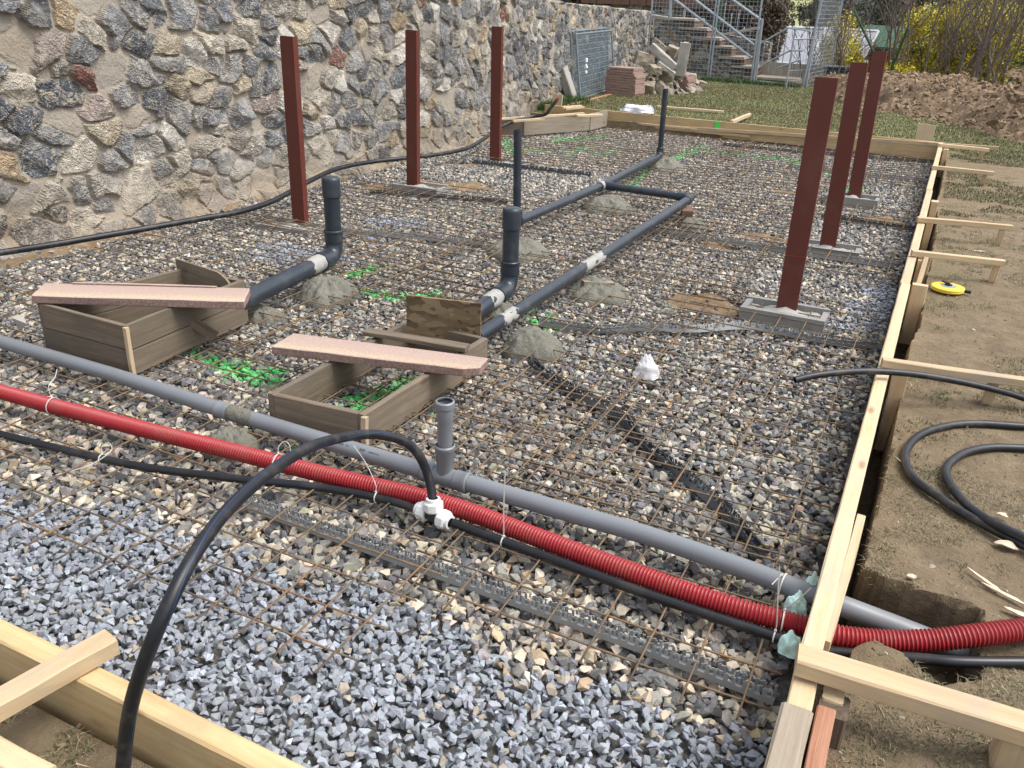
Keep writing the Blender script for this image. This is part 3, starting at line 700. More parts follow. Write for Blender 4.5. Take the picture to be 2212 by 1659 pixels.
# ------------------------------------------------------------------ plastic mesh spacers
def spacer(pts, label, mat='spacer_plastic', hgt=.040, gap=.032, step=.0042, rolls=None, period=.054):
    path = smooth_path(pts, 10); L = [0]
    for i in range(1, len(path)): L.append(L[-1] + (path[i] - path[i - 1]).length)
    n = int(L[-1] / step); V = []; F = []
    def at_(s_):
        j = max(0, min(len(L) - 2, int(np.searchsorted(L, s_)) - 1)); t_ = (s_ - L[j]) / max(1e-6, L[j + 1] - L[j]); p = path[j].lerp(path[j + 1], t_); d = (path[j + 1] - path[j]).normalized()
        return p, d
    K = 10
    for side in (-1, 1):
        base = len(V)
        for i in range(n + 1):
            s_ = L[-1] * i / n; p, d = at_(s_); ro = rolls(s_ / L[-1]) if rolls else 0
            y = Vector((0, 0, 1)).cross(d).normalized(); z = d.cross(y)
            if ro: q = Matrix.Rotation(ro, 3, d); y = q @ y; z = q @ z
            for k in range(K + 1): V.append(p + y * (side * (gap / 2 - .004 * k / K)) + z * (hgt * k / K))
        for i in range(n):
            ph = ((L[-1] * (i + .5) / n) / period + (.0 if side < 0 else .5)) % 1
            for k in range(K):
                h_ = (k + .5) / K; solid = True
                if h_ > .40:
                    if .30 < ph < .70 and h_ < .92 and not (.44 < ph < .56 and h_ > .6): solid = False
                    if ((ph - .02) % 1 < .13 or (ph % 1) > .93) and .5 < h_ < .8: solid = False
                    if h_ > .86 and (.42 > ph > .20 or .58 < ph < .8): solid = False
                    if h_ > .86 and (ph < .08 or ph > .92): solid = False
                if solid: a = base + i * (K + 1) + k; F.append((a, a + K + 1, a + K + 2, a + 1))
    base = len(V)
    for i in range(n + 1):
        s_ = L[-1] * i / n; p, d = at_(s_); ro = rolls(s_ / L[-1]) if rolls else 0
        y = Vector((0, 0, 1)).cross(d).normalized()
        if ro: y = Matrix.Rotation(ro, 3, d) @ y
        V += [p - y * (gap / 2), p + y * (gap / 2)]
    for i in range(n):
        ph = ((L[-1] * (i + .5) / n) / (period)) % 1
        if ph < .6 or ph > .9: a = base + i * 2; F.append((a, a + 2, a + 3, a + 1))
    me = bpy.data.meshes.new('mesh_spacer'); o_ = path[0]; me.from_pydata([tuple(v - o_) for v in V], [], F); me.materials.append(MATS[mat]); me.update()
    o = bpy.data.objects.new('mesh_spacer', me); COL.objects.link(o); o.location = o_
    so = o.modifiers.new('thickness', 'SOLIDIFY'); so.thickness = .0022; so.offset = 0
    return tag(o, label, 'mesh spacer', 'plastic spacers under the steel mesh')
zs = -.034
spacer([P(500, 1082, zs), P(800, 1190, zs), P(1120, 1305, zs), P(1400, 1408, zs), P(1672, 1515, zs)], 'long light grey perforated spacer strip in the foreground below the black pipe', hgt=.046, gap=.036)
spacer([P(1165, 700, zs), P(1290, 715, zs), P(1390, 712, zs), P(1500, 718, zs), P(1620, 712, zs), P(1760, 735, zs), P(1905, 752, zs)], 'wavy grey spacer strip in front of the nearest right post', hgt=.046, rolls=lambda t: .45 * math.sin(t * 9))
spacer([P(1395, 498, zs), P(1560, 524, zs), P(1740, 552, zs), P(1932, 577, zs)], 'straight light spacer strip in front of the middle right post', step=.006)
spacer([P(735, 503, zs), P(860, 512, zs), P(1045, 530, zs)], 'grey spacer strip behind the capped pipe near the wall', step=.007)
spacer([P(1145, 783, zs), P(1235, 850, zs), P(1330, 905, zs), P(1420, 985, zs), P(1500, 1060, zs), P(1590, 1140, zs), P(1655, 1200, zs)], 'dark twisted spacer strip running diagonally below the plastic bag', 'dark_spacer_plastic', hgt=.05, rolls=lambda t: .6 * math.sin(t * 14), step=.006)
spacer([P(800, 418, zs), P(950, 428, zs), P(1095, 440, zs)], 'dark spacer strip in front of the middle left post', 'dark_spacer_plastic', step=.01)
spacer([P(1020, 352, zs), P(1150, 366, zs), P(1275, 380, zs)], 'dark spacer strip in front of the farthest left post', 'dark_spacer_plastic', step=.012)
spacer([P(1560, 315, zs), P(1750, 332, zs), P(2000, 352, zs)], 'dark spacer strip along the foot of the far formwork', 'dark_spacer_plastic', step=.014)
spacer([P(1775, 468, zs), P(1870, 482, zs), P(1972, 497, zs)], 'dark spacer strip just in front of the farthest right post', 'dark_spacer_plastic', step=.012)
spacer([P(1700, 362, zs), P(1850, 378, zs), P(2000, 392, zs)], 'light spacer strip behind the farthest right post', step=.014)

# ================================================================== STEEL POSTS AND FOOTINGS
def channel(base, top, label, ang, wire=None):
    t = empty('steel_post', base, label, 'steel post', 'red primed channel posts standing in the pad')
    W_, D_, tw, tf = .121, .057, .007, .0085
    sec = [(-W_ / 2, -D_), (-W_ / 2 + tf * .7, -D_), (-W_ / 2 + tf, -tw - .004), (-W_ / 2 + tf + .004, -tw), (W_ / 2 - tf - .004, -tw), (W_ / 2 - tf, -tw - .004), (W_ / 2 - tf * .7, -D_), (W_ / 2, -D_), (W_ / 2, 0), (-W_ / 2, 0)]
    mb = MB(); c, s_ = math.cos(ang), math.sin(ang); n = 10; V = []; F = []
    for i in range(n + 1):
        p = Vector(base).lerp(Vector((top[0], top[1], top[2])), i / n)
        for x, y in sec: y = -y - D_ / 2; V.append(p + Vector((x * c - y * s_, x * s_ + y * c, 0)))
    m = len(sec)
    for i in range(n):
        for k in range(m): l = (k + 1) % m; F.append((i * m + k, i * m + l, (i + 1) * m + l, (i + 1) * m + k))
    # ends as quads (web and two flanges)
    for b in (0, n * m):
        q = [(b + 0, b + 1, b + 2, b + 9), (b + 2, b + 3, b + 4, b + 5), (b + 9, b + 2, b + 5, b + 8), (b + 5, b + 6, b + 7, b + 8)]
        F += q if b else [x[::-1] for x in q]
    mb.add(V, F); mb.build('channel', 'primer_steel', t)
    if wire is not None:
        w_ = MB(); z = wire; a, b2 = W_ / 2 + .002, D_ / 2 + .002
        w_.tube([Vector(base) + Vector((x * c - y * s_, x * s_ + y * c, z + dz)) for x, y, dz in ((-a, -b2, 0), (a, -b2, -.003), (a, b2, 0), (-a, b2, .003))], .0012, 5, closed=True)
        w_.build('binding_wire', 'red_plastic', t)
    return t
def footing(cx_, cy_, L_, W_, z, label, rot=0.0, half=False):
    t = empty('concrete_footing', (cx_, cy_, -.12), label, 'footing', 'concrete footings under the steel posts')
    c, s_ = math.cos(rot), math.sin(rot); M = Matrix.Rotation(rot, 3, 'Z')
    mb = MB(); wt = .035
    def bx(x, y, dx, dy, zt, jit=.002): mb.box(M @ Vector((x, y, 0)) + Vector((cx_, cy_, (zt - .12) / 2)), (dx, dy, zt + .12), M, jit=jit)
    bx(0, -W_ / 2 + wt / 2, L_, wt, z); bx(0, W_ / 2 - wt / 2, L_, wt, z + .004)
    bx(-L_ / 2 + wt / 2, 0, wt, W_ - 2 * wt, z - .006); bx(L_ / 2 - wt / 2, 0, wt, W_ - 2 * wt, z - .01)
    mb.build('hollow_block', 'concrete', t)
    # rough fill
    n = 14; V = []; F = []
    for i in range(n + 1):
        for j in range(n + 1):
            x = (i / n - .5) * (L_ - 2 * wt - .003); y = (j / n - .5) * (W_ - 2 * wt - .003)
            V.append(M @ Vector((x, y, 0)) + Vector((cx_, cy_, z - .03 + .018 * mn.noise((x * 18 + cx_, y * 18, cy_)) + .03 * math.exp(-((x / .09) ** 2 + (y / .07) ** 2)))))
    for i in range(n):
        for j in range(n): a = i * (n + 1) + j; F.append((a, a + n + 1, a + n + 2, a + 1))
    MB().add(V, F).build('cement_fill', 'cement_paste', t, smooth=True)
    return t
PST = [((-4.588, 5.478, -.03), (-4.582, 5.478, 1.397), 'red channel post nearest the left edge, its foot behind the capped pipe', .03, .23),
       ((-4.589, 7.195, -.01), (-4.575, 7.195, 1.413), 'red channel post between its two neighbours along the stone wall', -.02, None),
       ((-4.641, 9.047, -.02), (-4.652, 9.047, 1.418), 'farthest red channel post by the wall, in front of the old grey boards', .05, None),
       ((-.659, 5.289, -.0), (-.657, 5.289, 1.373), 'nearest and widest looking of the right hand red posts', .05, .36),
       ((-.659, 7.12, -.0), (-.677, 7.12, 1.367), 'middle one of the right hand red posts', .02, None),
       ((-.688, 9.163, -.0), (-.709, 9.163, 1.374), 'farthest of the right hand red posts, reaching highest in the picture', -.02, None)]
for b, t_, lab, an, wi in PST: channel(b, t_, lab, an, wi)
footing(-4.60, 5.36, .52, .26, -.012, 'low concrete footing under the red post nearest the left edge', .04)
footing(-4.50, 7.18, .50, .25, .02, 'concrete block footing under the red post in the middle of the wall row', .02)
footing(-4.50, 9.03, .50, .25, -.02, 'rough concrete footing under the farthest post by the wall', .03)
footing(-.66, 5.24, .50, .25, .035, 'open concrete block footing under the nearest right hand post', .0)
footing(-.66, 7.09, .50, .25, .008, 'flush concrete footing under the middle right hand post', .02)
footing(-.70, 9.10, .50, .25, .045, 'pale concrete footing standing proud under the farthest right hand post', 0)

# ================================================================== PIPES
def socket(mb, p, d, r, L_, n=20):
    """a pipe socket: thicker sleeve with a rolled bead"""
    p = Vector(p); d = Vector(d).normalized()
    mb.lathe([(r, 0), (r * 1.10, .004), (r * 1.10, L_ - .02), (r * 1.17, L_ - .016), (r * 1.17, L_ - .004), (r * 1.08, L_), (r * .97, L_)], n, p, d)
def open_pipe(mb, p0, p1, r, n=20):
    p0 = Vector(p0); p1 = Vector(p1); L_ = (p1 - p0).length
    mb.lathe([(r, 0), (r, L_), (r * .9, L_), (r * .9, L_ - .12), (0.0, L_ - .12)], n, p0, (p1 - p0).normalized())
dm = 'dark_plastic'
NET = 'dark blue drain pipes standing and lying on the mesh'
# network with two open risers
J = P(1303, 400, .10); A0 = Vector((-2.93, 9.89, .09)); A1 = Vector((-2.895, 6.04, .10)); C1 = P(1492, 428, .10); E1 = P(1030, 728, .09)
net = empty('drain_pipe', (J.x, J.y, 0), 'long forked dark drain pipe with two thin open risers, ending in the shallow box', 'drain pipe', NET)
rr = .037
mb = MB(); dj = (A0 - J).normalized(); mb.tube([A0 + (J - A0) * .02, J], rr, 20); mb.tube([J, A1 + (J - A1).normalized() * .05], rr, 20); smooth_edges(mb.build('pipe', dm, net))
mb = MB(); mb.tube([J, C1], rr * .92, 20); smooth_edges(mb.build('pipe', dm, net))
mb = MB(); mb.tube([C1, E1], rr, 20); smooth_edges(mb.build('pipe', dm, net))
for base, top, lab in ((A0, Vector((-2.939, 9.892, .83)), 0), (A1, Vector((-2.914, 6.038, .806)), 0)):
    oth = J
    mb = MB(); q = bend(base + (oth - base).normalized() * .3, base, base + Vector((0, 0, .3)), .07); mb.tube(q, rr * 1.12, 20); socket(mb, base + Vector((0, 0, .05)), (0, 0, 1), rr, .05); smooth_edges(mb.build('elbow', dm, net))
    mb = MB(); open_pipe(mb, base + Vector((0, 0, .06)), top, .031); smooth_edges(mb.build('riser', dm, net))
mb = MB(); mb.tube([J - (J - A1).normalized() * .10, J + dj * .10], rr * 1.14, 20); mb.tube([J, J + (C1 - J).normalized() * .12], rr * 1.12, 20); smooth_edges(mb.build('tee', dm, net))
mb = MB(); q = bend(J, C1, E1, .08); mb.tube([q[0] + (J - C1).normalized() * .05] + q + [q[-1] + (E1 - C1).normalized() * .05], rr * 1.13, 20); smooth_edges(mb.build('elbow', dm, net))
def smear(p0, p1, r, par, mat='cement_paste', n=20, seed=0, thr=.0):
    """hardened cement clinging to a pipe: a ragged shell"""
    p0 = Vector(p0); p1 = Vector(p1); d = (p1 - p0); m = 26; V = []; F = []; x = d.normalized().cross(Vector((0, 0, 1))).normalized(); up = x.cross(d.normalized())
    for i in range(m + 1):
        for k in range(n):
            a = 2 * math.pi * k / n; nz = mn.noise((i * .23 + seed, math.cos(a) * 1.6, math.sin(a) * 1.6 + seed))
            edge = min(i, m - i) / m * 3; h = r * (1.0 + .10 * nz + min(.04, edge * .05) - (.09 if edge < .25 + nz else 0))
            V.append(p0 + d * (i / m) + x * math.cos(a) * h + up * math.sin(a) * h)
    for i in range(m):
        for k in range(n): l = (k + 1) % n; F.append((i * n + k, i * n + l, (i + 1) * n + l, (i + 1) * n + k))
    return MB().add(V, F).build('cement_smear', mat, par, smooth=True)
def along(a, b, u):  # point on the segment a-b nearest in the picture to column u
    return min((a.lerp(b, k / 200) for k in range(201)), key=lambda p: abs(proj(np.array([[*p]]))[0][0] - u))
smear(along(C1, E1, 1305), along(C1, E1, 1252), rr, net, seed=3)
smear(along(C1, E1, 1118), along(C1, E1, 1072), rr * .995, net, seed=9)
smear(J + (A1 - J).normalized() * .10, J + (A0 - J).normalized() * .02, rr * 1.14, net, seed=5)
# the two capped risers
def capped(base, zt, end, r, label, end2=None):
    t = empty('drain_pipe', (base.x, base.y, 0), label, 'drain pipe', NET)
    d = (end - base).normalized()
    mb = MB(); mb.tube([base + d * .1, end], r, 28); smooth_edges(mb.build('pipe', dm, t))
    mb = MB(); q = bend(end, base, base + Vector((0, 0, 1)), .10, 10); mb.tube([q[0] + d * .06] + q + [q[-1] + Vector((0, 0, .03))], r * 1.08, 28); socket(mb, q[0] + d * .0, d, r * 1.06, .10, 28); socket(mb, base + Vector((0, 0, .09)), (0, 0, 1), r * 1.06, .085, 28); smooth_edges(mb.build('elbow', dm, t))
    mb = MB(); mb.tube([base + Vector((0, 0, .12)), (base.x, base.y, zt - .03)], r, 28); smooth_edges(mb.build('riser', dm, t))
    mb = MB(); R_ = r * 1.13; mb.lathe([(r, -.13), (R_, -.125), (R_, -.02), (R_ * .93, -.004), (R_ * .8, 0), (0, .002)], 28, (base.x, base.y, zt)); smooth_edges(mb.build('cap', dm, t), 50)
    smear(q[0] + d * .28, q[0] + d * .02, r * 1.005, t, seed=base.x, n=26)
    return t
capped(Vector((-3.50, 4.50, .105)), .625, P(515, 655, .12), .053, 'capped dark riser standing nearest the wall, its pipe entering the tall wooden box')
capped(Vector((-2.215, 4.55, .085)), .583, P(1010, 686, .085), .050, 'capped dark riser in the middle, directly behind the strand board')

# grey soil pipe
GP = [(-120, 703), (0, 738), (250, 811), (480, 886), (545, 905), (700, 952), (930, 1021), (1000, 1040), (1200, 1099), (1400, 1157), (1600, 1226), (1720, 1272)]
g_pts = [P(u, v, .042) for u, v in GP] + [P(1835, 1315, .035), P(1965, 1364, -.015), P(2060, 1402, -.045), P(2150, 1440, -.09)]
g_pts = smooth_path(g_pts, 4)
gp = empty('soil_pipe', P(960, 1030, 0), 'long light grey soil pipe with a short upright branch crossing the whole pad', 'soil pipe')
mb = MB(); mb.tube(g_pts, .0335, 24); smooth_edges(mb.build('pipe', 'grey_plastic', gp))
ga, gb = P(925, 1019, .042), P(1012, 1044, .042); gd = (gb - ga).normalized(); gc = Vector((-1.476, 2.53, .045))
gc = ga.lerp(gb, .42)
mb = MB(); mb.tube([ga, gb], .036, 24); socket(mb, gc - gd * .04, -gd, .036, .055, 24); socket(mb, gc + gd * .045, gd, .036, .06, 24); mb.lathe([(.031, 0), (.031, .06), (.036, .07), (.036, .115), (.0395, .12), (.0395, .135), (.034, .14)], 24, gc); smooth_edges(mb.build('tee', 'tee_plastic', gp))
mb = MB(); open_pipe(mb, gc + Vector((0, 0, .10)), gc + Vector((0, 0, .25)), .028, 24); smooth_edges(mb.build('riser', 'tee_plastic', gp))
mb = MB(); mb.lathe([(.028, .235), (.0325, .25), (.0325, .292), (.037, .297), (.037, .318), (.0325, .322), (.029, .322), (.029, .318), (.0335, .312), (.0335, .30), (.0285, .292), (.0285, .12)], 28, gc); smooth_edges(mb.build('socket', 'grey_plastic', gp))
mb = MB(); mb.lathe([(.0335, .3155), (.0315, .3175), (.0292, .3155), (.0292, .31)], 28, gc); smooth_edges(mb.build('rubber_seal', 'black_rubber', gp))
ja = P(474, 884, .042); jd = (P(560, 910, .042) - ja).normalized()
mb = MB(); socket(mb, ja + jd * .06, -jd, .0335, .07, 24); smooth_edges(mb.build('socket', 'tee_plastic', gp))
smear(ja - jd * .01, ja + jd * .2, .0345, gp, seed=2, mat='wet_mortar')
# red printed line and lettering along the grey pipe
mb = MB()
for k in range(60):
    a = P(620, 928, .042).lerp(P(900, 1012, .042), k / 60); b = a + gd * .006; off = R @ Vector((0, -.45, .89)) ; off = (off - gd * off.dot(gd)).normalized() * .0338
    q_ = gd.cross(off).normalized() * .0012
    mb.add([a + off - q_, b + off - q_, b + off * 1.01 + q_, a + off * 1.01 + q_], [(0, 1, 2, 3)])
mb.build('printed_line', 'red_plastic', gp)
def pipe_text(txt, u, size):
    cu = bpy.data.curves.new('lettering', 'FONT'); cu.body = txt; cu.size = size; cu.extrude = .0003; cu.align_x = 'CENTER'; cu.align_y = 'CENTER'
    p = along(P(560, 910, .042), P(930, 1021, .042), u); off = R @ Vector((0, .35, .94)); off = (off - gd * off.dot(gd)).normalized()
    o = bpy.data.objects.new('lettering', cu); COL.objects.link(o)
    o.parent = gp; y = off.cross(gd).normalized(); M = Matrix((gd, y, off)).transposed().to_4x4(); M.translation = p + off * .0339 - gp.location; o.matrix_basis = M
    bpy.context.view_layer.update(); me = bpy.data.meshes.new_from_object(o); me.materials.clear(); me.materials.append(MATS['black_rubber']); n_ = bpy.data.objects.new('lettering', me); COL.objects.link(n_); n_.parent = gp; n_.matrix_basis = M; bpy.data.objects.remove(o)
pipe_text('20.20   10.3', 750, .011); pipe_text('IIIIIII', 791, .016); pipe_text('MADE IN EU', 815, .009)

# red corrugated conduit
RP = [(-120, 814), (0, 846), (100, 873), (300, 925), (450, 962), (600, 1000), (700, 1025), (790, 1046), (880, 1067), (1000, 1101), (1150, 1157), (1300, 1213), (1450, 1267), (1600, 1316), (1735, 1352)]
rpth = smooth_path([P(u, v, .042) for u, v in RP] + [P(1811, 1374, .045), P(1909, 1384, .05), P(2013, 1383, .07), P(2118, 1371, .10), P(2260, 1355, .115), P(2420, 1335, .12)], 60)
L_ = [0]
for i in range(1, len(rpth)): L_.append(L_[-1] + (rpth[i] - rpth[i - 1]).length)
PIT_ = .0118; tot = L_[-1]; nr = int(tot / PIT_ * 4); La = np.array(L_); PA = np.array([p[:] for p in rpth])
cs_ = np.stack([np.interp(np.linspace(0, tot, nr), La, PA[:, k]) for k in range(3)], 1)
mb = MB(); prof_ = [.0340, .0335, .0285, .0290]
mb.tube([Vector(p) for p in cs_], [prof_[i % 4] for i in range(nr)], 20)
o = mb.build('corrugated_conduit', 'red_plastic'); smooth_edges(o, 60)
tag(o, 'red corrugated cable conduit lying beside the grey pipe and leaving through the formwork', 'conduit')

# black water pipe with the tee fitting and the tall arching hose
wp = empty('water_pipe', P(937, 1115, 0), 'black water pipe with white nutted tee fitting and a hose arching over the front', 'water pipe')
bl = [(-120, 903), (0, 938), (130, 970), (220, 991), (330, 1012), (450, 1027), (553, 1039), (631, 1046), (710, 1056), (788, 1069), (860, 1086), (915, 1106)]
br = [(960, 1123), (1030, 1149), (1080, 1167), (1200, 1210), (1350, 1266), (1500, 1318), (1620, 1357), (1720, 1390), (1800, 1408)]
r_ = .0165
def pipe_obj(pts, rad, nm, mat, par, n=16, stripe=None):
    mb = MB(); mb.tube(pts, rad, n); o = mb.build(nm, mat, par); smooth_edges(o)
    return o
zb = .022
pipe_obj(smooth_path([P(u, v, zb) for u, v in bl], 5), r_, 'pipe', 'black_rubber', wp)
pb_ = [P(u, v, zb) for u, v in br] + [P(1985, 1423, .06), P(2080, 1430, .075), P(2260, 1431, .085), P(2420, 1430, .09)]
pipe_obj(smooth_path(pb_, 5), r_, 'pipe', 'black_rubber', wp)
arcp = [(934, 1092, 3.05), (932, 1060, 3.05), (922, 1020, 3.04), (905, 984, 3.01), (880, 958, 2.97), (845, 944, 2.92), (800, 938, 2.85), (740, 945, 2.72), (670, 966, 2.52), (590, 1015, 2.28), (500, 1093, 2.04), (425, 1190, 1.86), (362, 1310, 1.77), (312, 1430, 1.78), (280, 1540, 1.84), (266, 1659, 1.90), (262, 1760, 1.93)]
apts = smooth_path([PD(u, v, d) for u, v, d in arcp], 6)
pipe_obj(apts, .0163, 'arched_hose', 'dirty_black', wp, 20)
# blue identification stripes on the hose
for ang in (.35, 2.3):
    V = []; F = []
    for i, p in enumerate(apts):
        t_ = (apts[min(i + 1, len(apts) - 1)] - apts[max(i - 1, 0)]).normalized(); x = t_.cross(Vector((.3, 1, 0))).normalized(); y = x.cross(t_)
        for da in (-.055, .055):
            V.append(p + (x * math.cos(ang + da) + y * math.sin(ang + da)) * .01665)
    for i in range(len(apts) - 1): F.append((2 * i, 2 * i + 1, 2 * i + 3, 2 * i + 2))
    MB().add(V, F).build('blue_line', 'blue_stripe', wp)
fc = P(937, 1113, .028); fl = (P(905, 1100, .028) - fc).normalized(); fr = (P(975, 1130, .028) - fc).normalized()
mb = MB(); mb.tube([fc + fl * .07, fc + fr * .07], .022, 16); mb.tube([fc, fc + Vector((0, 0, .05))], .022, 16); smooth_edges(mb.build('tee_body', 'black_rubber', wp))
def nut(c, d):
    mb = MB(); n = 40; V = []; F = []; d = Vector(d).normalized(); q = Vector((0, 0, 1)).rotation_difference(d)
    pr = [(.019, -.004), (.031, -.002), (.0345, .004), (.0345, .030), (.031, .034), (.0265, .035), (.0255, .047), (.0175, .048)]
    for j, (r__, z) in enumerate(pr):
        for k in range(n):
            rr_ = r__ * (1.0 + (.05 if (k % 5 == 0 and 1 < j < 5) else 0)); a = 2 * math.pi * k / n
            V.append(q @ Vector((rr_ * math.cos(a), rr_ * math.sin(a), z)) + c)
    for j in range(len(pr) - 1):
        for k in range(n): l = (k + 1) % n; F.append((j * n + k, j * n + l, (j + 1) * n + l, (j + 1) * n + k))
    smooth_edges(MB().add(V, F).build('nut', 'white_plastic', wp), 30)
nut(fc + fl * .028, fl); nut(fc + fr * .030, fr); nut(fc + Vector((0, 0, .02)), (apts[6] - fc).normalized() * .5 + Vector((0, 0, .6)))

# black pipe along the foot of the wall
wl = [(-120, 566, .06), (0, 546, .06), (110, 529, .07), (220, 510, .08), (330, 491, .09), (430, 473, .09), (520, 457, .09), (585, 436, .1), (630, 413, .11), (675, 388, .12), (730, 364, .11), (800, 350, .09), (870, 342, .09), (950, 333, .08), (1010, 320, .08), (1045, 300, .1), (1075, 278, .14), (1110, 262, .2), (1150, 252, .24), (1178, 247, .28)]
q = [P(*a) for a in wl]; q.append(PY(1190, 232, q[-1].y + .05)); q.append(PY(1203, 216, q[-1].y + .05))
t = empty('water_pipe', q[0], 'black pipe snaking along the foot of the stone wall behind the left posts', 'water pipe')
pipe_obj(smooth_path(q, 6), .0225, 'pipe', 'dirty_black', t)
e_ = (q[-1] - q[-2]).normalized(); mb = MB(); mb.tube([q[-1], q[-1] + e_ * .03], .019, 12); mb.build('red_plug', 'red_plastic', t)
# hose lying over the right formwork, and the coil on the ground
hz = [(1717, 821, .225), (1760, 811, .24), (1820, 804, .245), (1880, 802, .24), (1940, 805, .235), (2000, 812, .225), (2080, 826, .2), (2150, 842, .17), (2212, 860, .14), (2330, 905, .10), (2450, 960, .085)]
t = empty('hose', P(1940, 805, .2), 'black hose end hanging over the formwork above the mesh', 'hose')
hp = smooth_path([P(*a) for a in hz], 6); mb = MB(); mb.tube(hp[1:], .0152, 18, cap=False); d0 = (hp[0] - hp[1]).normalized(); mb.lathe([(.0152, 0), (.0152, (hp[0] - hp[1]).length), (.0115, (hp[0] - hp[1]).length), (.0115, -.03), (0, -.03)], 18, hp[1], d0); smooth_edges(mb.build('pipe', 'dirty_black', t))
co_ = [(2330, 925), (2212, 921), (2103, 915), (2033, 923), (1984, 942), (1959, 970), (1956, 995), (1966, 1023), (1991, 1048), (2030, 1075), (2061, 1097), (2116, 1128), (2171, 1157), (2240, 1190), (2330, 1215), (2440, 1190), (2470, 1080), (2400, 990), (2300, 970), (2212, 968), (2138, 967), (2085, 978), (2052, 1000), (2043, 1023), (2055, 1050), (2080, 1082), (2116, 1112), (2165, 1140), (2225, 1170), (2330, 1250)]
zc = [.086] * 15 + [.09] * 11 + [.1, .112, .112, .1]
mb = MB(); mb.tube(smooth_path([P(u, v, z + .004) for (u, v), z in zip(co_, zc)], 8), .0165, 16); o = mb.build('coiled_hose', 'dirty_black'); smooth_edges(o); tag(o, 'loosely coiled black hose lying on the earth at the right edge', 'hose')

# ------------------------------------------------------------------ cable ties
def tie(c, d, r, tail, label):
    c = Vector(c); d = Vector(d).normalized(); x = d.cross(Vector((0, 0, 1))).normalized(); y = x.cross(d)
    if y.z < 0: y = -y
    t = empty('cable_tie', c, label, 'cable tie', 'white cable ties on the pipes')
    mb = MB(); n = 26; V = []; F = []
    for k in range(n):
        a = 2 * math.pi * k / n
        for rr_, s_ in ((r, -.0022), (r + .0014, -.0022), (r + .0014, .0022), (r, .0022)): V.append(c + x * math.cos(a) * rr_ + y * math.sin(a) * rr_ + d * s_)
    for k in range(n):
        l = (k + 1) % n
        for j in range(4): m = (j + 1) % 4; F.append((k * 4 + j, l * 4 + j, l * 4 + m, k * 4 + m))
    MB().add(V, F).build('loop', 'tie_plastic', t)
    h = c + y * (r + .004) if not tail else c + (Vector(tail[0]) - c).normalized() * (r + .004)
    MB().box(h, (.007, .007, .006)).build('head', 'tie_plastic', t)
    if tail:
        pts = smooth_path([h] + [Vector(p) for p in tail], 6); V = []; F = []
        for i, p in enumerate(pts):
            tt = (pts[min(i + 1, len(pts) - 1)] - pts[max(i - 1, 0)]).normalized(); s_ = tt.cross(Vector((0, 1, .2))).normalized() * .0019; u_ = tt.cross(s_).normalized() * .0006
            V += [p - s_ - u_, p + s_ - u_, p + s_ + u_, p - s_ + u_]
        for i in range(len(pts) - 1):
            for j in range(4): m = (j + 1) % 4; F.append((i * 4 + j, i * 4 + m, i * 4 + 4 + m, i * 4 + 4 + j))
        MB().add(V, F).build('tail', 'tie_plastic', t)
def on(path_pts, u):
    return min(path_pts, key=lambda p: abs(proj(np.array([[*p]]))[0][0] - u))
redp = [Vector(p) for p in cs_]; blp = smooth_path([P(u, v, zb) for u, v in bl], 12); brp = smooth_path([P(u, v, zb) for u, v in br], 12)
def dirn(pp, p): i = pp.index(p); return pp[min(i + 1, len(pp) - 1)] - pp[max(i - 1, 0)]
p = on(redp, 115); tie(p, dirn(redp, p), .037, [p + Vector((-.05, .03, .07)), p + Vector((-.13, .12, .06)), p + Vector((-.22, .2, .05))], 'white tie round the red conduit near the left edge of the picture')
p = on(redp, 600); tie(p, dirn(redp, p), .037, [p + Vector((0, .01, .065)), p + Vector((.02, .02, .09)), p + Vector((.045, .02, .085)), p + Vector((.05, .02, .05))], 'white tie with a curled tail on the red conduit under the hose arch')
p = on(blp, 219); tie(p, dirn(blp, p), .0175, [p + Vector((.0, .01, .05)), p + Vector((.03, .02, .07)), p + Vector((.06, .0, .05)), p + Vector((.0, -.06, .0)), p + Vector((-.06, -.16, -.01))], 'white tie with a curled tail on the black pipe left of the arch')
p = on(blp, 814); tie(p, dirn(blp, p), .0175, [p + Vector((-.01, .01, .05)), p + Vector((-.08, .05, .10)), p + Vector((-.16, .09, .13))], 'white tie on the black pipe just left of the tee fitting')
p = on(brp, 1084); tie(p, dirn(brp, p), .0175, [p + Vector((0, .0, .05)), PY(1088, 1100, p.y), PY(1091, 1018, p.y)], 'white tie with a long upright tail right of the tee fitting')
p = on(redp, 1690); tie(p, dirn(redp, p), .037, [p + Vector((.0, .0, .05)), PY(1715, 1303, p.y), PY(1752, 1270, p.y)], 'white tie round the red conduit beside the teal foam')
p = on(brp, 1676); tie(p, dirn(brp, p), .0175, [p + Vector((0, 0, .05)), PY(1680, 1300, p.y), PY(1684, 1222, p.y)], 'white tie with an upright tail on the black pipe beside the teal foam')
p = on(g_pts, 1698); tie(p, dirn(g_pts, p), .0345, [p + Vector((-.01, -.01, .04)), p + Vector((-.03, -.05, .02))], 'white tie round the grey pipe just before the formwork')

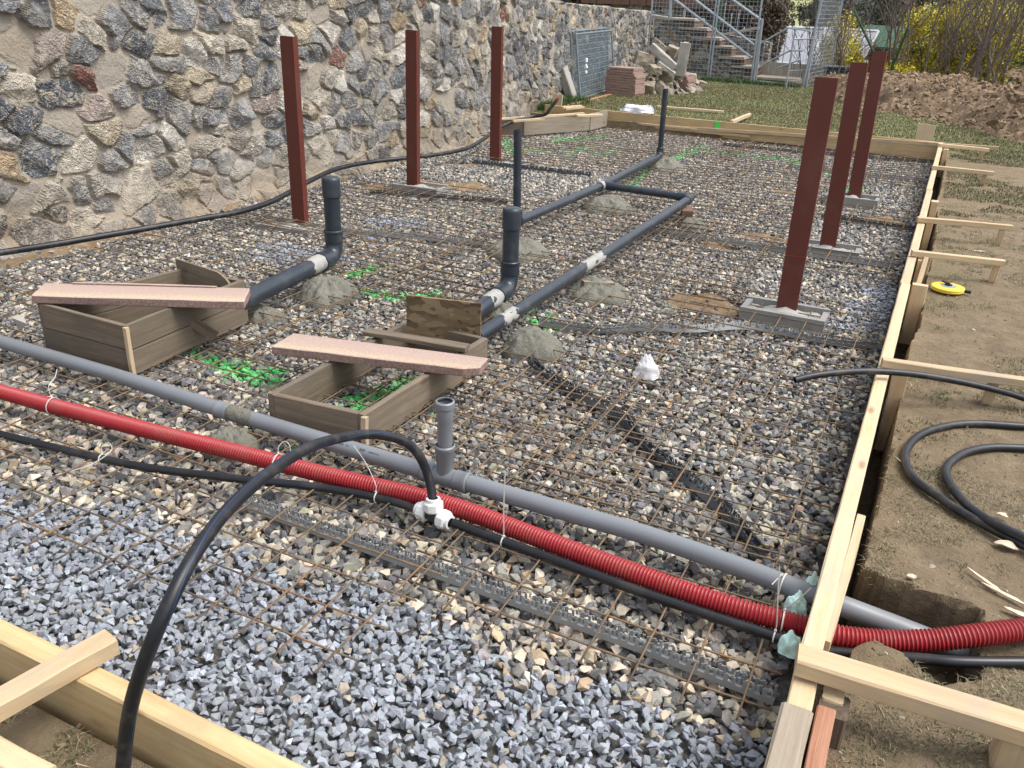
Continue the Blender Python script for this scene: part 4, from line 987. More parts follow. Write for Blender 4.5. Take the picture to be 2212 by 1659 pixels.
# ================================================================== MORTAR MOUNDS
def mound(c, rx, ry, h, label, seed, z0=-.035):
    h *= 1.35; rx *= .95; ry *= .95
    n = 44; V = []; F = []
    for i in range(n + 1):
        for j in range(n * 2):
            a = math.pi * j / n; r0 = i / n; rg = 1 + .22 * mn.noise((math.cos(a) * 1.4, math.sin(a) * 1.4, seed)) + .06 * mn.noise((math.cos(a) * 5, math.sin(a) * 5, seed))
            x = math.cos(a) * r0 * rx * rg; y = math.sin(a) * r0 * ry * rg
            pr = ((1 - r0 ** 2.0) ** .8 if r0 < 1 else 0) * (.9 + .5 * r0 * mn.noise((math.cos(a) * 2.2, math.sin(a) * 2.2, seed + 5)))
            cr = mn.fractal((x * 22 + seed, y * 22, seed), .8, 2.1, 5); ri = abs(mn.noise((x * 16 + seed, y * 16, 3)))
            z = h * pr * (1 + .25 * mn.noise((x * 7, y * 7, seed))) + (.014 * cr - .03 * max(0, .12 - ri)) * (.35 + .65 * min(1, 3 * r0)) - (.02 if i == n else 0)
            V.append((c.x + x, c.y + y, z0 + z))
    m = 2 * n
    for i in range(n):
        for j in range(m): l = (j + 1) % m; F.append((i * m + j, (i + 1) * m + j, (i + 1) * m + l, i * m + l))
    o = MB().add(V, F).build('mortar_mound', 'wet_mortar', smooth=True)
    return tag(o, label, 'mortar mound', 'mortar mounds bedding the pipes')
mound(P(708, 628, 0), .20, .22, .10, 'big mortar mound under the elbow of the capped pipe near the wall', 1)
mound(P(565, 672, 0), .15, .12, .05, 'low mortar mound at the back corner of the tall box', 2)
mound(P(1120, 535, 0), .26, .24, .085, 'mortar mound at the foot of the nearer thin open riser', 3)
mound(P(1312, 440, 0), .24, .28, .085, 'mortar mound under the fork of the dark drain pipe', 4)
mound(P(1435, 356, 0), .26, .30, .09, 'farthest mortar mound, under the far open riser', 5)
mound(P(1500, 478, 0), .14, .16, .05, 'small mortar mound under the corner bend of the drain pipe', 6)
mound(P(1290, 622, 0), .22, .22, .075, 'mortar mound halfway along the diagonal drain pipe', 7)
mound(P(1150, 742, 0), .19, .17, .10, 'smooth mortar mound where the drain pipe enters the shallow box', 8)
mound(P(1075, 672, 0), .12, .17, .09, 'mortar mound under the elbow behind the strand board', 9)
mound(P(500, 945, 0), .13, .12, .055, 'crumbly mortar mound under the joint of the grey pipe', 10)
# half brick propping the corner bend
o = MB().box(P(1484, 458, .03), (.10, .22, .065), Matrix.Rotation(.3, 3, 'Z'), jit=.004).build('brick', 'riser_brick'); tag(o, 'brick propping the corner bend of the drain pipe', 'brick')
o = MB().box(P(1293, 612, .025) + Vector((.0, -.03, 0)), (.20, .09, .045), Matrix.Rotation(.5, 3, 'Z'), jit=.012).build('support_stone', 'broken_concrete'); tag(o, 'flat stone bedded in the mound halfway along the drain pipe', 'stone')

# ================================================================== TIMBER FORMWORK
ZT = .2
def board_v(name, a, b, zlo, zhi, th, mat, par, side=1, **k):
    """upright board: a, b are points of its near-pad face in plan"""
    a = Vector((a[0], a[1], 0)); b = Vector((b[0], b[1], 0)); n = Vector((0, 0, 1)).cross((b - a).normalized()) * side
    c = Vector((0, 0, (zlo + zhi) / 2)); return beam(name, a + n * th / 2 + c, b + n * th / 2 + c, th, zhi - zlo, mat, par, **k)
fr_ = empty('timber_formwork', (0, 5, 0), 'long pale timber formwork along the right edge of the pad with stakes outside', 'formwork')
board_v('board', (-.060, 1.90), (-.057, 5.62), -.02, ZT, .055, 'fresh_wood', fr_, -1)
board_v('board', (-.062, 5.63), (-.056, 9.0), -.02, ZT - .003, .055, 'fresh_wood', fr_, -1)
board_v('board', (-.060, 9.01), (-.060, 12.60), -.02, ZT - .001, .050, 'fresh_wood', fr_, -1)
board_v('board', (-.060, 1.35), (-.062, 1.893), -.03, ZT - .012, .060, 'fresh_wood', fr_, -1)
q = board_v('board', (-.072, .60), (-.068, 1.72), -.03, ZT - .004, .074, 'pale_grey_wood', fr_, -1); q['label'] = 'weathered grey board at the near end'
board_v('board', (.012, .60), (.010, 1.78), -.1, ZT - .03, .045, 'red_wood', fr_, -1)['label'] = 'reddish board beside the weathered one'
def on_z(u, v, z): return P(u, v, z)
# batten lying against the outer face near the corner
a = P(1776, 1395, .175); b = P(1857, 1123, .175); beam('batten', (a.x + .005, a.y, .17), (b.x + .002, b.y, .172), .028, .05, 'fresh_wood', fr_)
# upright stakes outside the boards: top pixel, width, height
for u, v, wd, dp, zlo, lean, mat in [(2040, 322, .10, .06, -.15, .0, 'fresh_wood'), (2013, 434, .10, .06, -.15, 0, 'fresh_wood'), (2001, 478, .06, .05, -.2, 0, 'fresh_wood'), (1985, 552, .04, .08, -.2, 0, 'fresh_wood'), (1972, 560, .04, .06, -.2, .0, 'fresh_wood'), (1966, 612, .05, .09, -.2, 0, 'fresh_wood'), (1908, 798, .05, .07, -.22, 0, 'fresh_wood')]:
    p = P(u, v, .185); y = p.y; beam('stake', (.004 + dp / 2 + .002, y, zlo), (.004 + dp / 2 + .004, y, .187), dp, wd, mat, fr_, up=(0, 1, 0))
p = P(2008, 562, .19); beam('stake', (.02, p.y - .55, -.12), (.055, p.y, .19), .05, .03, 'fresh_wood', fr_, up=(1, 0, 0))
p = P(1745, 1440, .17); beam('stake', (.045, 1.80, -.25), (.048, 1.80, .165), .085, .07, 'bark_wood', fr_, up=(1, 0, 0))
beam('stake', (.042, 1.842, .12), (.042, 1.842, .172), .075, .05, 'fresh_wood', fr_, up=(1, 0, 0))
# near formwork
fn = empty('timber_formwork', (-1.6, 1.0, 0), 'thick pale timber across the bottom left corner holding the blue chips', 'formwork')
board_v('board', (-3.4, 1.038), (-.075, 1.022), -.02, ZT, .060, 'board_wood', fn, -1, bow=.002)
for z in (-.055,): board_v('board', (-3.4, 1.03), (-.1, 1.015), -.16, -.021, .045, 'grey_wood', fn, -1)
beam('brace', P(252 - 10, 1385, .232) , P(-60, 1555, .225), .062, .05, 'fresh_wood', fn)
beam('brace', P(100, 1690, .14), P(-60, 1600, .14), .06, .05, 'fresh_wood', fn)
# far formwork
a = P(1177, 226, ZT); b = P(2034, 308, ZT)
ff = empty('timber_formwork', ((a.x + b.x) / 2, a.y, 0), 'yellow board formwork closing the far end of the pad, with a green paint mark', 'formwork')
board_v('board', a, b, -.02, ZT, .030, 'board_wood', ff, 1, bow=.002)
p = P(1550, 262, ZT); 
def on_ff(u, z, off=-.004):
    d = ray(u, 0)
    # intersect the vertical plane of the board with the picture column u at height z
    best = None
    for k in range(400):
        t = k / 399; w_ = Vector((a.x + (b.x - a.x) * t, a.y + (b.y - a.y) * t + off, z)); uu = proj(np.array([[*w_]]))[0][0]
        if best is None or abs(uu - u) < best[0]: best = (abs(uu - u), w_)
    return best[1]
# paint mark sprayed on the board
mb = MB(); V = []; F = []
for i in range(13):
    z = .02 + .17 * i / 12; c = on_ff(1550, z, -.0025); hw = .035 + .012 * mn.noise((i * .7, 0, 0)); V += [(c.x - hw, c.y, z), (c.x + hw, c.y, z)]
for i in range(12): F.append((2 * i, 2 * i + 1, 2 * i + 3, 2 * i + 2))
o = mb.add(V, F).build('paint_mark', 'paint_green', ff); so = o.modifiers.new('t', 'SOLIDIFY'); so.thickness = .001
q0 = on_ff(1395, .045, -.02); q1 = on_ff(2034, .185, -.02); q2 = q1 + (q1 - q0).normalized() * .65
beam('batten', q0, Vector((q2.x, q2.y, .20)), .030, .045, 'fresh_wood', ff)
board_v('board', on_ff(1750, 0, -.028), on_ff(2030, 0, -.028), -.02, .155, .022, 'board_wood', ff, 1)
q0 = on_ff(1310, .03, -.018); q1 = on_ff(1620, .04, -.018); beam('batten', q0, q1, .028, .04, 'board_wood', ff)
q0 = on_ff(1360, .062, -.03); q1 = on_ff(1505, .062, -.03); beam('batten', q0, q1, .03, .03, 'fresh_wood', ff)
# stakes behind the far boards
for u0, v0, wd in ((1198, 197, .16), (1994, 266, .20)):
    t0 = P(u0, v0 + 28, ZT); beam('stake', (t0.x, t0.y + .06, -.05), (t0.x + .02, t0.y + .08, .345), wd, .03, 'fresh_wood', ff, up=(0, 1, 0), bow=.001, taper=1.12 if u0 > 1500 else 1)
beam('stake', P(1580, 264, .17), P(1606, 252, .14) + Vector((.02, .35, 0)), .05, .05, 'fresh_wood', ff)
beam('stake', P(1215, 233, .215) + Vector((0, .0, 0)), P(1255, 229, .225), .05, .03, 'fresh_wood', ff)
beam('stake', P(1222, 236, .215), P(1262, 232, .225), .03, .03, 'fresh_wood', ff)
# old grey boards forming the notch against the wall
nf = empty('timber_formwork', P(1131, 291, -.02), 'old grey boards forming a notch in the far left corner by the wall', 'formwork')
n0, n1, n2, n3 = P(1040, 287, 0), P(1131, 289, 0), P(1273, 279, 0), P(1311, 270, 0)
def up_(a, b, z, mat='pale_grey_wood', th=.028, **k): return board_v('board', a, b, -.02, z, th, mat, nf, 1, **k)
up_(n0, n1, .185, 'grey_wood'); up_(n1 + Vector((.01, -.01, 0)), n2, .205); up_(n2 + Vector((.012, .0, 0)), n3, .215)
e0, e1 = P(1081, 257, .205), P(1262, 245, .225); beam('batten', e0, e1, .05, .028, 'fresh_wood', nf)
e0, e1 = P(1108, 262, .21), P(1175, 257, .215); beam('batten', e0, e1, .04, .03, 'fresh_wood', nf)
e0, e1 = P(1245, 250, .235), P(1300, 248, .24); beam('batten', e0, e1, .09, .028, 'fresh_wood', nf)
for u, v in ((1121, 253), (1262, 240), (1285, 240)):
    p = P(u, v + 5, .24); MB().tube([p, p + Vector((0, 0, .05))], .003, 6).build('nail', 'rusty_bar', nf)

# braces nailed on the right formwork and resting on short stakes
BR = 'timber braces nailed to the right formwork'
def brace(a, b, stk, label, w_=.045, h_=.04, sw=.045, za=.223, zb=.205):
    A_ = P(*a, za); B_ = P(*b, zb); t = empty('timber_brace', ((A_.x + B_.x) / 2, (A_.y + B_.y) / 2, .07), label, 'brace', BR)
    beam('batten', A_, B_, w_, h_, 'fresh_wood', t)
    p = P(*stk, zb - h_ / 2 - .01); beam('stake', (p.x, p.y + .02, -.05), (p.x + .01, p.y, zb - h_ / 2 - .002), sw, sw * .8, 'fresh_wood', t, up=(0, 1, 0), ends=(0, 0))
brace((2026, 313), (2136, 324), (2120, 326), 'short pale batten at the far right corner of the pad')
brace((2013, 361), (2146, 375), (2125, 378), 'second pale batten from the far right corner')
brace((1981, 474), (2186, 492), (2162, 499), 'pale batten jutting right, its long stake just behind the yellow tape')
brace((1969, 546), (2169, 568), (2150, 574), 'pale batten whose stake stands directly behind the yellow tape measure')
brace((1905, 782), (2260, 832), (2140, 828), 'long pale batten just behind the black hose end')
brace((1720, 1424), (2290, 1598), (2200, 1590), 'thick pale timber in the bottom right corner by the pit', .075, .05, .10, .226, .20)

# ================================================================== WOODEN BOXES AND SLABS
def wbox(N, L, Rr, B, z0, z1, rows, name_label, mat, th=.026, skip=()):
    c = (N + L + Rr + B) / 4; t = empty('wooden_box', (c.x, c.y, z0), name_label, 'box', 'wooden boxes round the pipe ends')
    h = (z1 - z0) / rows
    for a, b, k in ((N, L, 0), (N, Rr, 1), (L, B, 2), (Rr, B, 3)):
        if k in skip: continue
        for r in range(rows):
            a2, b2 = a.copy(), b.copy(); d = (b2 - a2).normalized(); inn = Vector((0, 0, 1)).cross(d)
            if inn.dot(c - a) < 0: inn = -inn
            if k in (1, 2): a2 = a2 + d * 0; 
            else: a2 = a2 + d * (th + .001); b2 = b2 - d * (th + .001)
            zc = z0 + h * (r + .5); off = Vector((inn.x * th / 2, inn.y * th / 2, 0)); j = random.uniform(-.002, .002)
            beam('board', (a2.x + off.x, a2.y + off.y, zc + j), (b2.x + off.x, b2.y + off.y, zc - j), th, h - .004, mat, t, bow=.002)
    return t
def F2(p, z=0): return Vector((p.x, p.y, z))
z1 = .256
N, L, Rr, B = [F2(P(u, v, z1)) for u, v in ((271, 704), (80, 655), (528, 604), (392, 578))]
b1 = wbox(N, L, Rr, B, .0, z1, 2, 'tall grey brown wooden box two boards high under the left pink slab', 'grey_wood')
# pale end grain at the near corner
beam('end_grain', (N.x + .005, N.y - .004, .01), (N.x + .005, N.y - .004, z1 - .006), .022, .022, 'fresh_wood', b1, up=(0, 1, 0))
# back panel sticking up inside
i0, i1 = F2(P(394, 575, z1)), F2(P(508, 605, z1)); i0 += Vector((.0, -.03, 0)); i1 += Vector((-.0, -.03, 0))
V = []; F = []; n = 14
for i in range(n + 1):
    t_ = i / n; p = i0.lerp(i1, t_); zt = z1 + .055 - .02 * t_ - (.05 * max(0, (t_ - .75) / .25) ** 2)
    for dy in (0, .014): V += [(p.x, p.y - dy, .03), (p.x, p.y - dy, zt)]
for i in range(n): a = 4 * i; F += [(a, a + 4, a + 5, a + 1), (a + 2, a + 3, a + 7, a + 6), (a + 1, a + 5, a + 7, a + 3), (a, a + 2, a + 6, a + 4)]
F += [(0, 1, 3, 2), (4 * n, 4 * n + 2, 4 * n + 3, 4 * n + 1)]
MB().add(V, F).build('back_panel', 'grey_wood', b1)
p0, p1 = P(398, 681, .17), P(466, 722, .055); o = beam('wood_offcut', p0 + Vector((.02, -.02, 0)), p1 + Vector((.02, -.02, 0)), .022, .055, 'bark_wood', None); tag(o, 'small brown offcut leaning on the right side of the tall box', 'offcut')
z2 = .150
N2, L2, R2, B2 = [F2(P(u, v, z2)) for u, v in ((786, 897), (578, 849), (1053, 729), (880, 688))]
b2 = wbox(N2, L2, R2, B2, -.01, z2, 1, 'shallow open wooden box with green painted stones inside it', 'grey_wood', .03)
beam('end_grain', (N2.x + .006, N2.y - .004, -.005), (N2.x + .006, N2.y - .004, z2 - .005), .026, .022, 'fresh_wood', b2, up=(0, 1, 0))
# strand board standing in it
q0 = P(880, 716, .115); q1 = PY(1038, 745, q0.y + .09); th = .016
o0 = P(880, 716, .115)
x_ = (F2(q1) - F2(q0)).normalized(); Lb = (F2(q1) - F2(q0)).length
hh = .215; mid = (F2(q0) + F2(q1)) / 2 + Vector((0, 0, .10 + hh / 2))
o = beam('strand_board', mid - x_ * Lb / 2, mid + x_ * Lb / 2, .016, hh, 'strand_board', None, bow=.001, rough_=.0006); tag(o, 'upright brown strand board panel standing in the shallow box', 'panel')
o = beam('timber_batten', P(790, 716, z2 + .02), P(1010, 752, z2 + .02), .065, .022, 'grey_wood', None); tag(o, 'narrow grey batten lying across the shallow box in front of the strand board', 'batten')
V = []; 
def slab(c4, z, th, label, chamf=False):
    bl_, br_, fr__, fl_ = [P(u, v, z) for u, v in c4]
    c = (bl_ + br_ + fr__ + fl_) / 4; x = ((br_ - bl_) + (fr__ - fl_)).normalized(); y = Vector((0, 0, 1)).cross(x)
    loc = [Vector(((p - c).dot(x), (p - c).dot(y))) for p in (fl_, fr__, br_, bl_)]
    if chamf: a_, b_ = loc[1], loc[0]; loc = [loc[0], loc[1] + Vector((-.09, 0)), loc[1] + Vector((-.02, .035)), loc[2], loc[3]]
    m = len(loc); bm = bmesh.new(); up = [bm.verts.new((p.x, p.y, 0)) for p in loc]; dn = [bm.verts.new((p.x, p.y, -th)) for p in loc]
    bm.faces.new(up); bm.faces.new(dn[::-1])
    for i in range(m): j = (i + 1) % m; bm.faces.new((up[j], up[i], dn[i], dn[j]))
    bmesh.ops.recalc_face_normals(bm, faces=bm.faces); bmesh.ops.bevel(bm, geom=[e for e in bm.edges], offset=.004, segments=1, affect='EDGES')
    bmesh.ops.triangulate(bm, faces=bm.faces); bmesh.ops.subdivide_edges(bm, edges=[e for e in bm.edges if e.calc_length() > .05], cuts=6, use_grid_fill=True)
    for v_ in bm.verts:
        k = mn.noise(v_.co * 40) * .0022 + mn.noise(v_.co * 12) * .003; v_.co += Vector((k, k * .8, k * .5))
    me = bpy.data.meshes.new('paving_slab'); bm.to_mesh(me); bm.free(); me.materials.append(MATS['washed_slab']); o = bpy.data.objects.new('paving_slab', me); COL.objects.link(o)
    o.matrix_world = Matrix((x, y, Vector((0, 0, 1)))).transposed().to_4x4() @ Matrix.Identity(4); o.location = c
    return tag(o, label, 'paving slab')
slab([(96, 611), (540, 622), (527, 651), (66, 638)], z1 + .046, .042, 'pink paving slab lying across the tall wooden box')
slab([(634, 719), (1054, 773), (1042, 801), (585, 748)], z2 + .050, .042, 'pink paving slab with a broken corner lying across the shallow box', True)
s1 = [o_ for o_ in bpy.data.objects if o_.get('label') == 'pink paving slab lying across the tall wooden box'][0]; pa, pb = P(158, 612, z1 + .049), P(468, 620, z1 + .049); beam('ledge', pa, pb, .02, .008, 'washed_slab', None); lo = bpy.data.objects['ledge']; bpy.context.view_layer.update(); lo.parent = s1; lo.matrix_parent_inverse = s1.matrix_world.inverted()

# ================================================================== SMALL THINGS ON THE PAD AND THE EARTH
def crumple(c, r, h, mat, label, name, cat, seed=0, n=26, parent=None, soft=False):
    V = []; F = []
    for i in range(n + 1):
        for j in range(n):
            th_ = math.pi * i / n; ph = 2 * math.pi * j / n; d = Vector((math.sin(th_) * math.cos(ph), math.sin(th_) * math.sin(ph), math.cos(th_)))
            k = 1 + .35 * mn.noise(d * 1.6 + Vector((seed, 0, 0))) + .28 * abs(mn.noise(d * 4 + Vector((seed, 3, 0)))) + (.05 if soft else .12) * mn.noise(d * 10 + Vector((seed, 3, 7)))
            if soft: k = 1.1 + .30 * mn.noise(d * 1.8 + Vector((seed, 0, 0))) - .22 * abs(mn.noise(d * 4 + Vector((seed, 3, 0))))
            V.append(Vector(c) + Vector((d.x * r[0] * k, d.y * r[1] * k, max(0, d.z) * h * k + .002 * k)))
    for i in range(n):
        for j in range(n): l = (j + 1) % n; F.append((i * n + j, (i + 1) * n + j, (i + 1) * n + l, i * n + l))
    o = MB().add(V, F).build(name, mat, parent, smooth=True)
    return tag(o, label, cat) if label else o
t = NT('clear_film'); t.base((.86, .86, .88)); t.rough(.25); t.inp(t.b, 'Alpha', .62)
crumple(P(1395, 812, -.01), (.055, .05), .085, 'clear_film', 'crumpled clear plastic bag lying on the mesh', 'plastic_bag', 'bag', 4)
# teal foam squeezed round the pipes
for k, (u, v, rx, ry, hh_, lab) in enumerate([(1727, 1310, .045, .05, .055, 'upper lump of teal foam between the grey pipe and the red conduit'), (1722, 1350, .05, .03, .045, 'middle lump of teal foam behind the red conduit end'), (1716, 1392, .04, .04, .05, 'lower lump of teal foam round the black pipe'), (1757, 1283, .03, .03, .09, 'small bit of teal foam above the grey pipe at the boards')]):
    crumple(P(u, v, .03) + Vector((-.01, 0, -.03)), (rx * .75, ry * .75), hh_ * 1.15, 'teal_foam', lab, 'foam_lump', 'foam', k * 3 + 1, 34, soft=True)
# tape measure
tp = empty('tape_measure', P(2046, 627, .075), 'yellow round tape measure lying on the earth beside the formwork', 'tape measure')
c = P(2046, 627, .078)
mb = MB(); mb.lathe([(.0, 0), (.085, 0), (.10, .004), (.102, .010), (.097, .0135), (.097, .0155), (.102, .019), (.10, .026), (.088, .030), (.05, .031), (.049, .028), (0, .028)], 40, c); smooth_edges(mb.build('case', 'yellow_plastic', tp))
mb = MB(); mb.lathe([(0, .0285), (.044, .0285), (.046, .032), (.030, .034), (0, .034)], 30, c); smooth_edges(mb.build('hub', 'galvanised', tp))
mb = MB(); mb.lathe([(0, .034), (.024, .034), (.022, .042), (0, .042)], 20, c); mb.box(c + Vector((-.018, .018, .046)), (.06, .014, .01), Matrix.Rotation(-.8, 3, 'Z')); mb.build('crank', 'black_rubber', tp)
MB().box(c + Vector((.115, -.012, .014)), (.045, .02, .018), Matrix.Rotation(-.1, 3, 'Z'), jit=.001).build('tape_hook', 'black_rubber', tp)
# chips, splinters, leaf
def chip(u, v, ln, wd, th_, ang, label, z=.075, mat='wood_chip', curl=.0):
    c = P(u, v, z); n = 10; V = []; F = []
    for i in range(n + 1):
        t_ = i / n - .5; w_ = wd * (math.cos(t_ * math.pi) ** .6 if abs(t_) < .499 else .05) * (1 + .2 * mn.noise((i * .5, ang, 0))); 
        for s_ in (-.5, .5):
            x = t_ * ln; y = s_ * w_; zz = .012 + curl * (1 - (2 * t_) ** 2) - abs(s_) * curl * .6 + .002 * mn.noise((i, s_, ang))
            V += [(c.x + x * math.cos(ang) - y * math.sin(ang), c.y + x * math.sin(ang) + y * math.cos(ang), c.z + zz), (c.x + x * math.cos(ang) - y * math.sin(ang), c.y + x * math.sin(ang) + y * math.cos(ang), c.z + zz - th_)]
    for i in range(n): a = 4 * i; F += [(a, a + 2, a + 6, a + 4), (a + 1, a + 5, a + 7, a + 3), (a, a + 4, a + 5, a + 1), (a + 2, a + 3, a + 7, a + 6)]
    F += [(0, 1, 3, 2), (4 * n, 4 * n + 2, 4 * n + 3, 4 * n + 1)]
    o = MB().add(V, F).build('wood_chip', mat); return tag(o, label, 'wood chip')
chip(2172, 1184, .075, .04, .003, -.15, 'broad pale wood chip beside the coiled hose', curl=.012)
chip(2163, 1118, .04, .022, .003, -.3, 'small pale wood chip between the strands of the coiled hose', curl=.006)
chip(2130, 1262, .16, .012, .004, -.75, 'long pale splinter above the pit')
chip(2170, 1290, .15, .014, .004, -.45, 'split pale splinter at the right edge above the red conduit')
chip(2198, 1330, .08, .02, .004, -.3, 'short frayed splinter right above the red conduit')
chip(1943, 1000, .06, .004, .002, -.9, 'thin dry stalk on the earth left of the coiled hose')
chip(2115, 545, .10, .012, .004, .3, 'pale splinter lying on the earth behind the tape measure')
chip(1968, 1250, .03, .02, .006, .3, 'tiny wood chip on the rim of the pit')
chip(80, 520 + 0, .01, .01, .003, 0, 'tiny pale chip at the foot of the wall', z=.0)
# whitish stone at the far left
V_, F_ = ROCKS[5]; o = MB().add([Vector(v) * .075 + P(40, 722 - 25, .02) for v in V_], [tuple(f) for f in F_]).build('stone', 'light_concrete'); tag(o, 'pale translucent looking stone left of the tall wooden box', 'stone')
# grey rag and clear foil in the trench gap
crumple((.045, 4.35, -.14), (.035, .12), .22, 'clear_film', 'crumpled grey foil stuffed in the gap beside the right formwork', 'plastic_foil', 'foil', 8)

# ================================================================== FAR END: PANELS, LINTEL, PAVERS, RUBBLE
def mesh_panel(name, p0, p1, h, label, cat, mat, gx=.06, gz_=.06, top=None, rail=.018, lean=Vector((0, 0, 0)), group=None, wr=.0028, extra=(), solid_frame=True):
    """welded mesh panel between plan points p0 and p1"""
    p0 = Vector(p0); p1 = Vector(p1); d = p1 - p0; L_ = d.length; u_ = Vector((0, 0, h)) + lean
    t = empty(name, p0, label, cat, group)
    mb = MB()
    for a_, b_ in ((p0, p1), (p0 + u_, p1 + u_), (p0 - u_.normalized() * .0, p0 + u_), (p1, p1 + u_)): mb.tube([a_, b_], rail, 8)
    for a_, b_ in extra: mb.tube([a_, b_], rail * .8, 8)
    smooth_edges(mb.build('frame', mat, t))
    mb = MB(); n = int(L_ / gx)
    for i in range(1, n): q = p0 + d * (i / n); mb.tube([q, q + u_], wr, 4, cap=False)
    n = int(h / gz_)
    for i in range(1, n): q = p0 + u_ * (i / n); mb.tube([q, q + d], wr, 4, cap=False)
    mb.build('wire_grid', mat, t); return t
g0 = Vector((-5.93, 14.80, .10)); g1 = Vector((-6.22, 17.35, .11))
GP_ = 'mesh gate panels leaning on the wall'
mesh_panel('leaning_gate', g0 + Vector((-.14, .0, .0)), g1 + Vector((-.14, .0, 0)), 1.10, 'mesh gate panel leaning nearest the stone wall, behind the other', 'gate panel', 'bluish_galvanised', .055, .09, lean=Vector((-.12, 0, 0)), group=GP_, wr=.004)
t = mesh_panel('leaning_gate', g0, g1, 1.06, 'front mesh gate panel with pale lock leaning on the stone wall', 'gate panel', 'bluish_galvanised', .085, .085, lean=Vector((-.16, 0, 0)), group=GP_, wr=.0045)
for k in range(3): crumple(g0 + Vector((.02, .12, .62 - k * .1)), (.03, .03), .06, 'white_plastic', None, 'tag', None, k, 10, parent=t)
mb = MB(); o = None
l0 = P(1250, 216, .10); l1 = PY(1218, 152, l0.y + .45)
o = beam('concrete_lintel', Vector((-5.92, 14.45, .08)), Vector((-6.10, 14.30, .64)), .14, .20, 'light_concrete', None, up=(0, 1, 0), bow=0, rough_=.003); tag(o, 'grey concrete beam leaning on the wall in front of the mesh panels', 'concrete beam')
def paver_stack(c, n, L_, W_, label, rot=0.0, th=.045, stepped=True):
    for k in range(n):
        z = .10 + th * (k + .5); off = random.uniform(-.02, .02); ln = L_ * (1 - (.06 * max(0, k - n + 4) if stepped else 0))
        o = beam('paving_slab', Vector((c[0] - ln / 2 * math.cos(rot) + off, c[1] - ln / 2 * math.sin(rot), z)), Vector((c[0] + ln / 2 * math.cos(rot) + off, c[1] + ln / 2 * math.sin(rot), z)), W_, th - .004, 'paver_pink', None, bow=0, rough_=.002)
        nm = ['bottom', 'second', 'third', 'fourth', 'fifth', 'sixth', 'seventh', 'eighth', 'ninth', 'tenth', 'eleventh'][k] if k < n - 1 else 'topmost'
        tag(o, nm + ' pink paving slab of ' + label, 'paving slab', 'stacked pink paving slabs ' + label)
paver_stack((-5.60, 16.15), 11, .62, .42, 'the taller stack beside the mesh panels', -.12)
paver_stack((-5.00, 17.75), 7, .52, .40, 'the shorter stack in front of the rubble', -.1, .047)
# rubble heap of broken concrete: each big lump its own thing
RUB = [((1392, 128), 16.9, (.42, .30, .25), (0, .2, .5), 'broken_concrete', 'big squarish concrete lump at the left of the rubble heap'),
       ((1432, 122), 17.0, (.62, .20, .13), (0, .62, .1), 'light_concrete', 'long broken kerb piece slanting across the top of the rubble heap'),
       ((1475, 128), 17.3, (.20, .16, .62), (0, .08, .2), 'light_concrete', 'broken kerb piece standing upright at the right of the rubble heap'),
       ((1425, 100), 17.4, (.30, .25, .15), (.4, .5, 1.0), 'broken_concrete', 'pointed lump crowning the rubble heap'),
       ((1452, 110), 17.6, (.24, .2, .2), (.2, .4, .1), 'broken_concrete', 'buff lump behind the slanting kerb piece'),
       ((1440, 148), 16.9, (.40, .22, .07), (.1, .55, .3), 'light_concrete', 'thin broken plate below the slanting kerb piece'),
       ((1415, 150), 16.7, (.26, .2, .14), (.3, .1, .8), 'broken_concrete', 'lump wedged under the squarish one in the rubble'),
       ((1385, 165), 16.8, (.32, .22, .16), (.3, .1, .2), 'broken_concrete', 'lump at the left foot of the rubble heap behind the pavers'),
       ((1402, 188), 16.6, (.22, .2, .2), (.6, .1, .2), 'broken_concrete', 'pointed lump between the two paver stacks'),
       ((1428, 190), 16.8, (.26, .2, .18), (.1, .8, .2), 'broken_concrete', 'brown lump next to the shorter paver stack'),
       ((1440, 168), 17.1, (.28, .2, .2), (.7, .1, .4), 'broken_concrete', 'grey lump in the middle of the rubble above the shorter stack'),
       ((1462, 160), 17.4, (.24, .2, .16), (.2, .3, .9), 'broken_concrete', 'lump behind the shorter paver stack'),
       ((1492, 166), 18.0, (.24, .2, .14), (.1, .1, .3), 'broken_concrete', 'flat topped lump right of the upright kerb piece'),
       ((1500, 180), 18.2, (.2, .16, .14), (.5, .3, .3), 'broken_concrete', 'middle lump at the right foot of the rubble'),
       ((1518, 182), 18.6, (.18, .15, .12), (.2, .3, .6), 'broken_concrete', 'rightmost small lump of the rubble heap'),
       ((1488, 192), 17.9, (.16, .14, .12), (.9, .3, .6), 'broken_concrete', 'small lump lying on the grass right of the shorter stack'),
       ((1372, 182), 16.9, (.2, .18, .14), (.9, .3, .6), 'broken_concrete', 'small lump against the wall beside the taller paver stack'),
       ((1455, 182), 17.6, (.26, .2, .2), (.9, .3, .1), 'broken_concrete', 'dark lump low in the heap behind the shorter stack')]
from mathutils import Euler
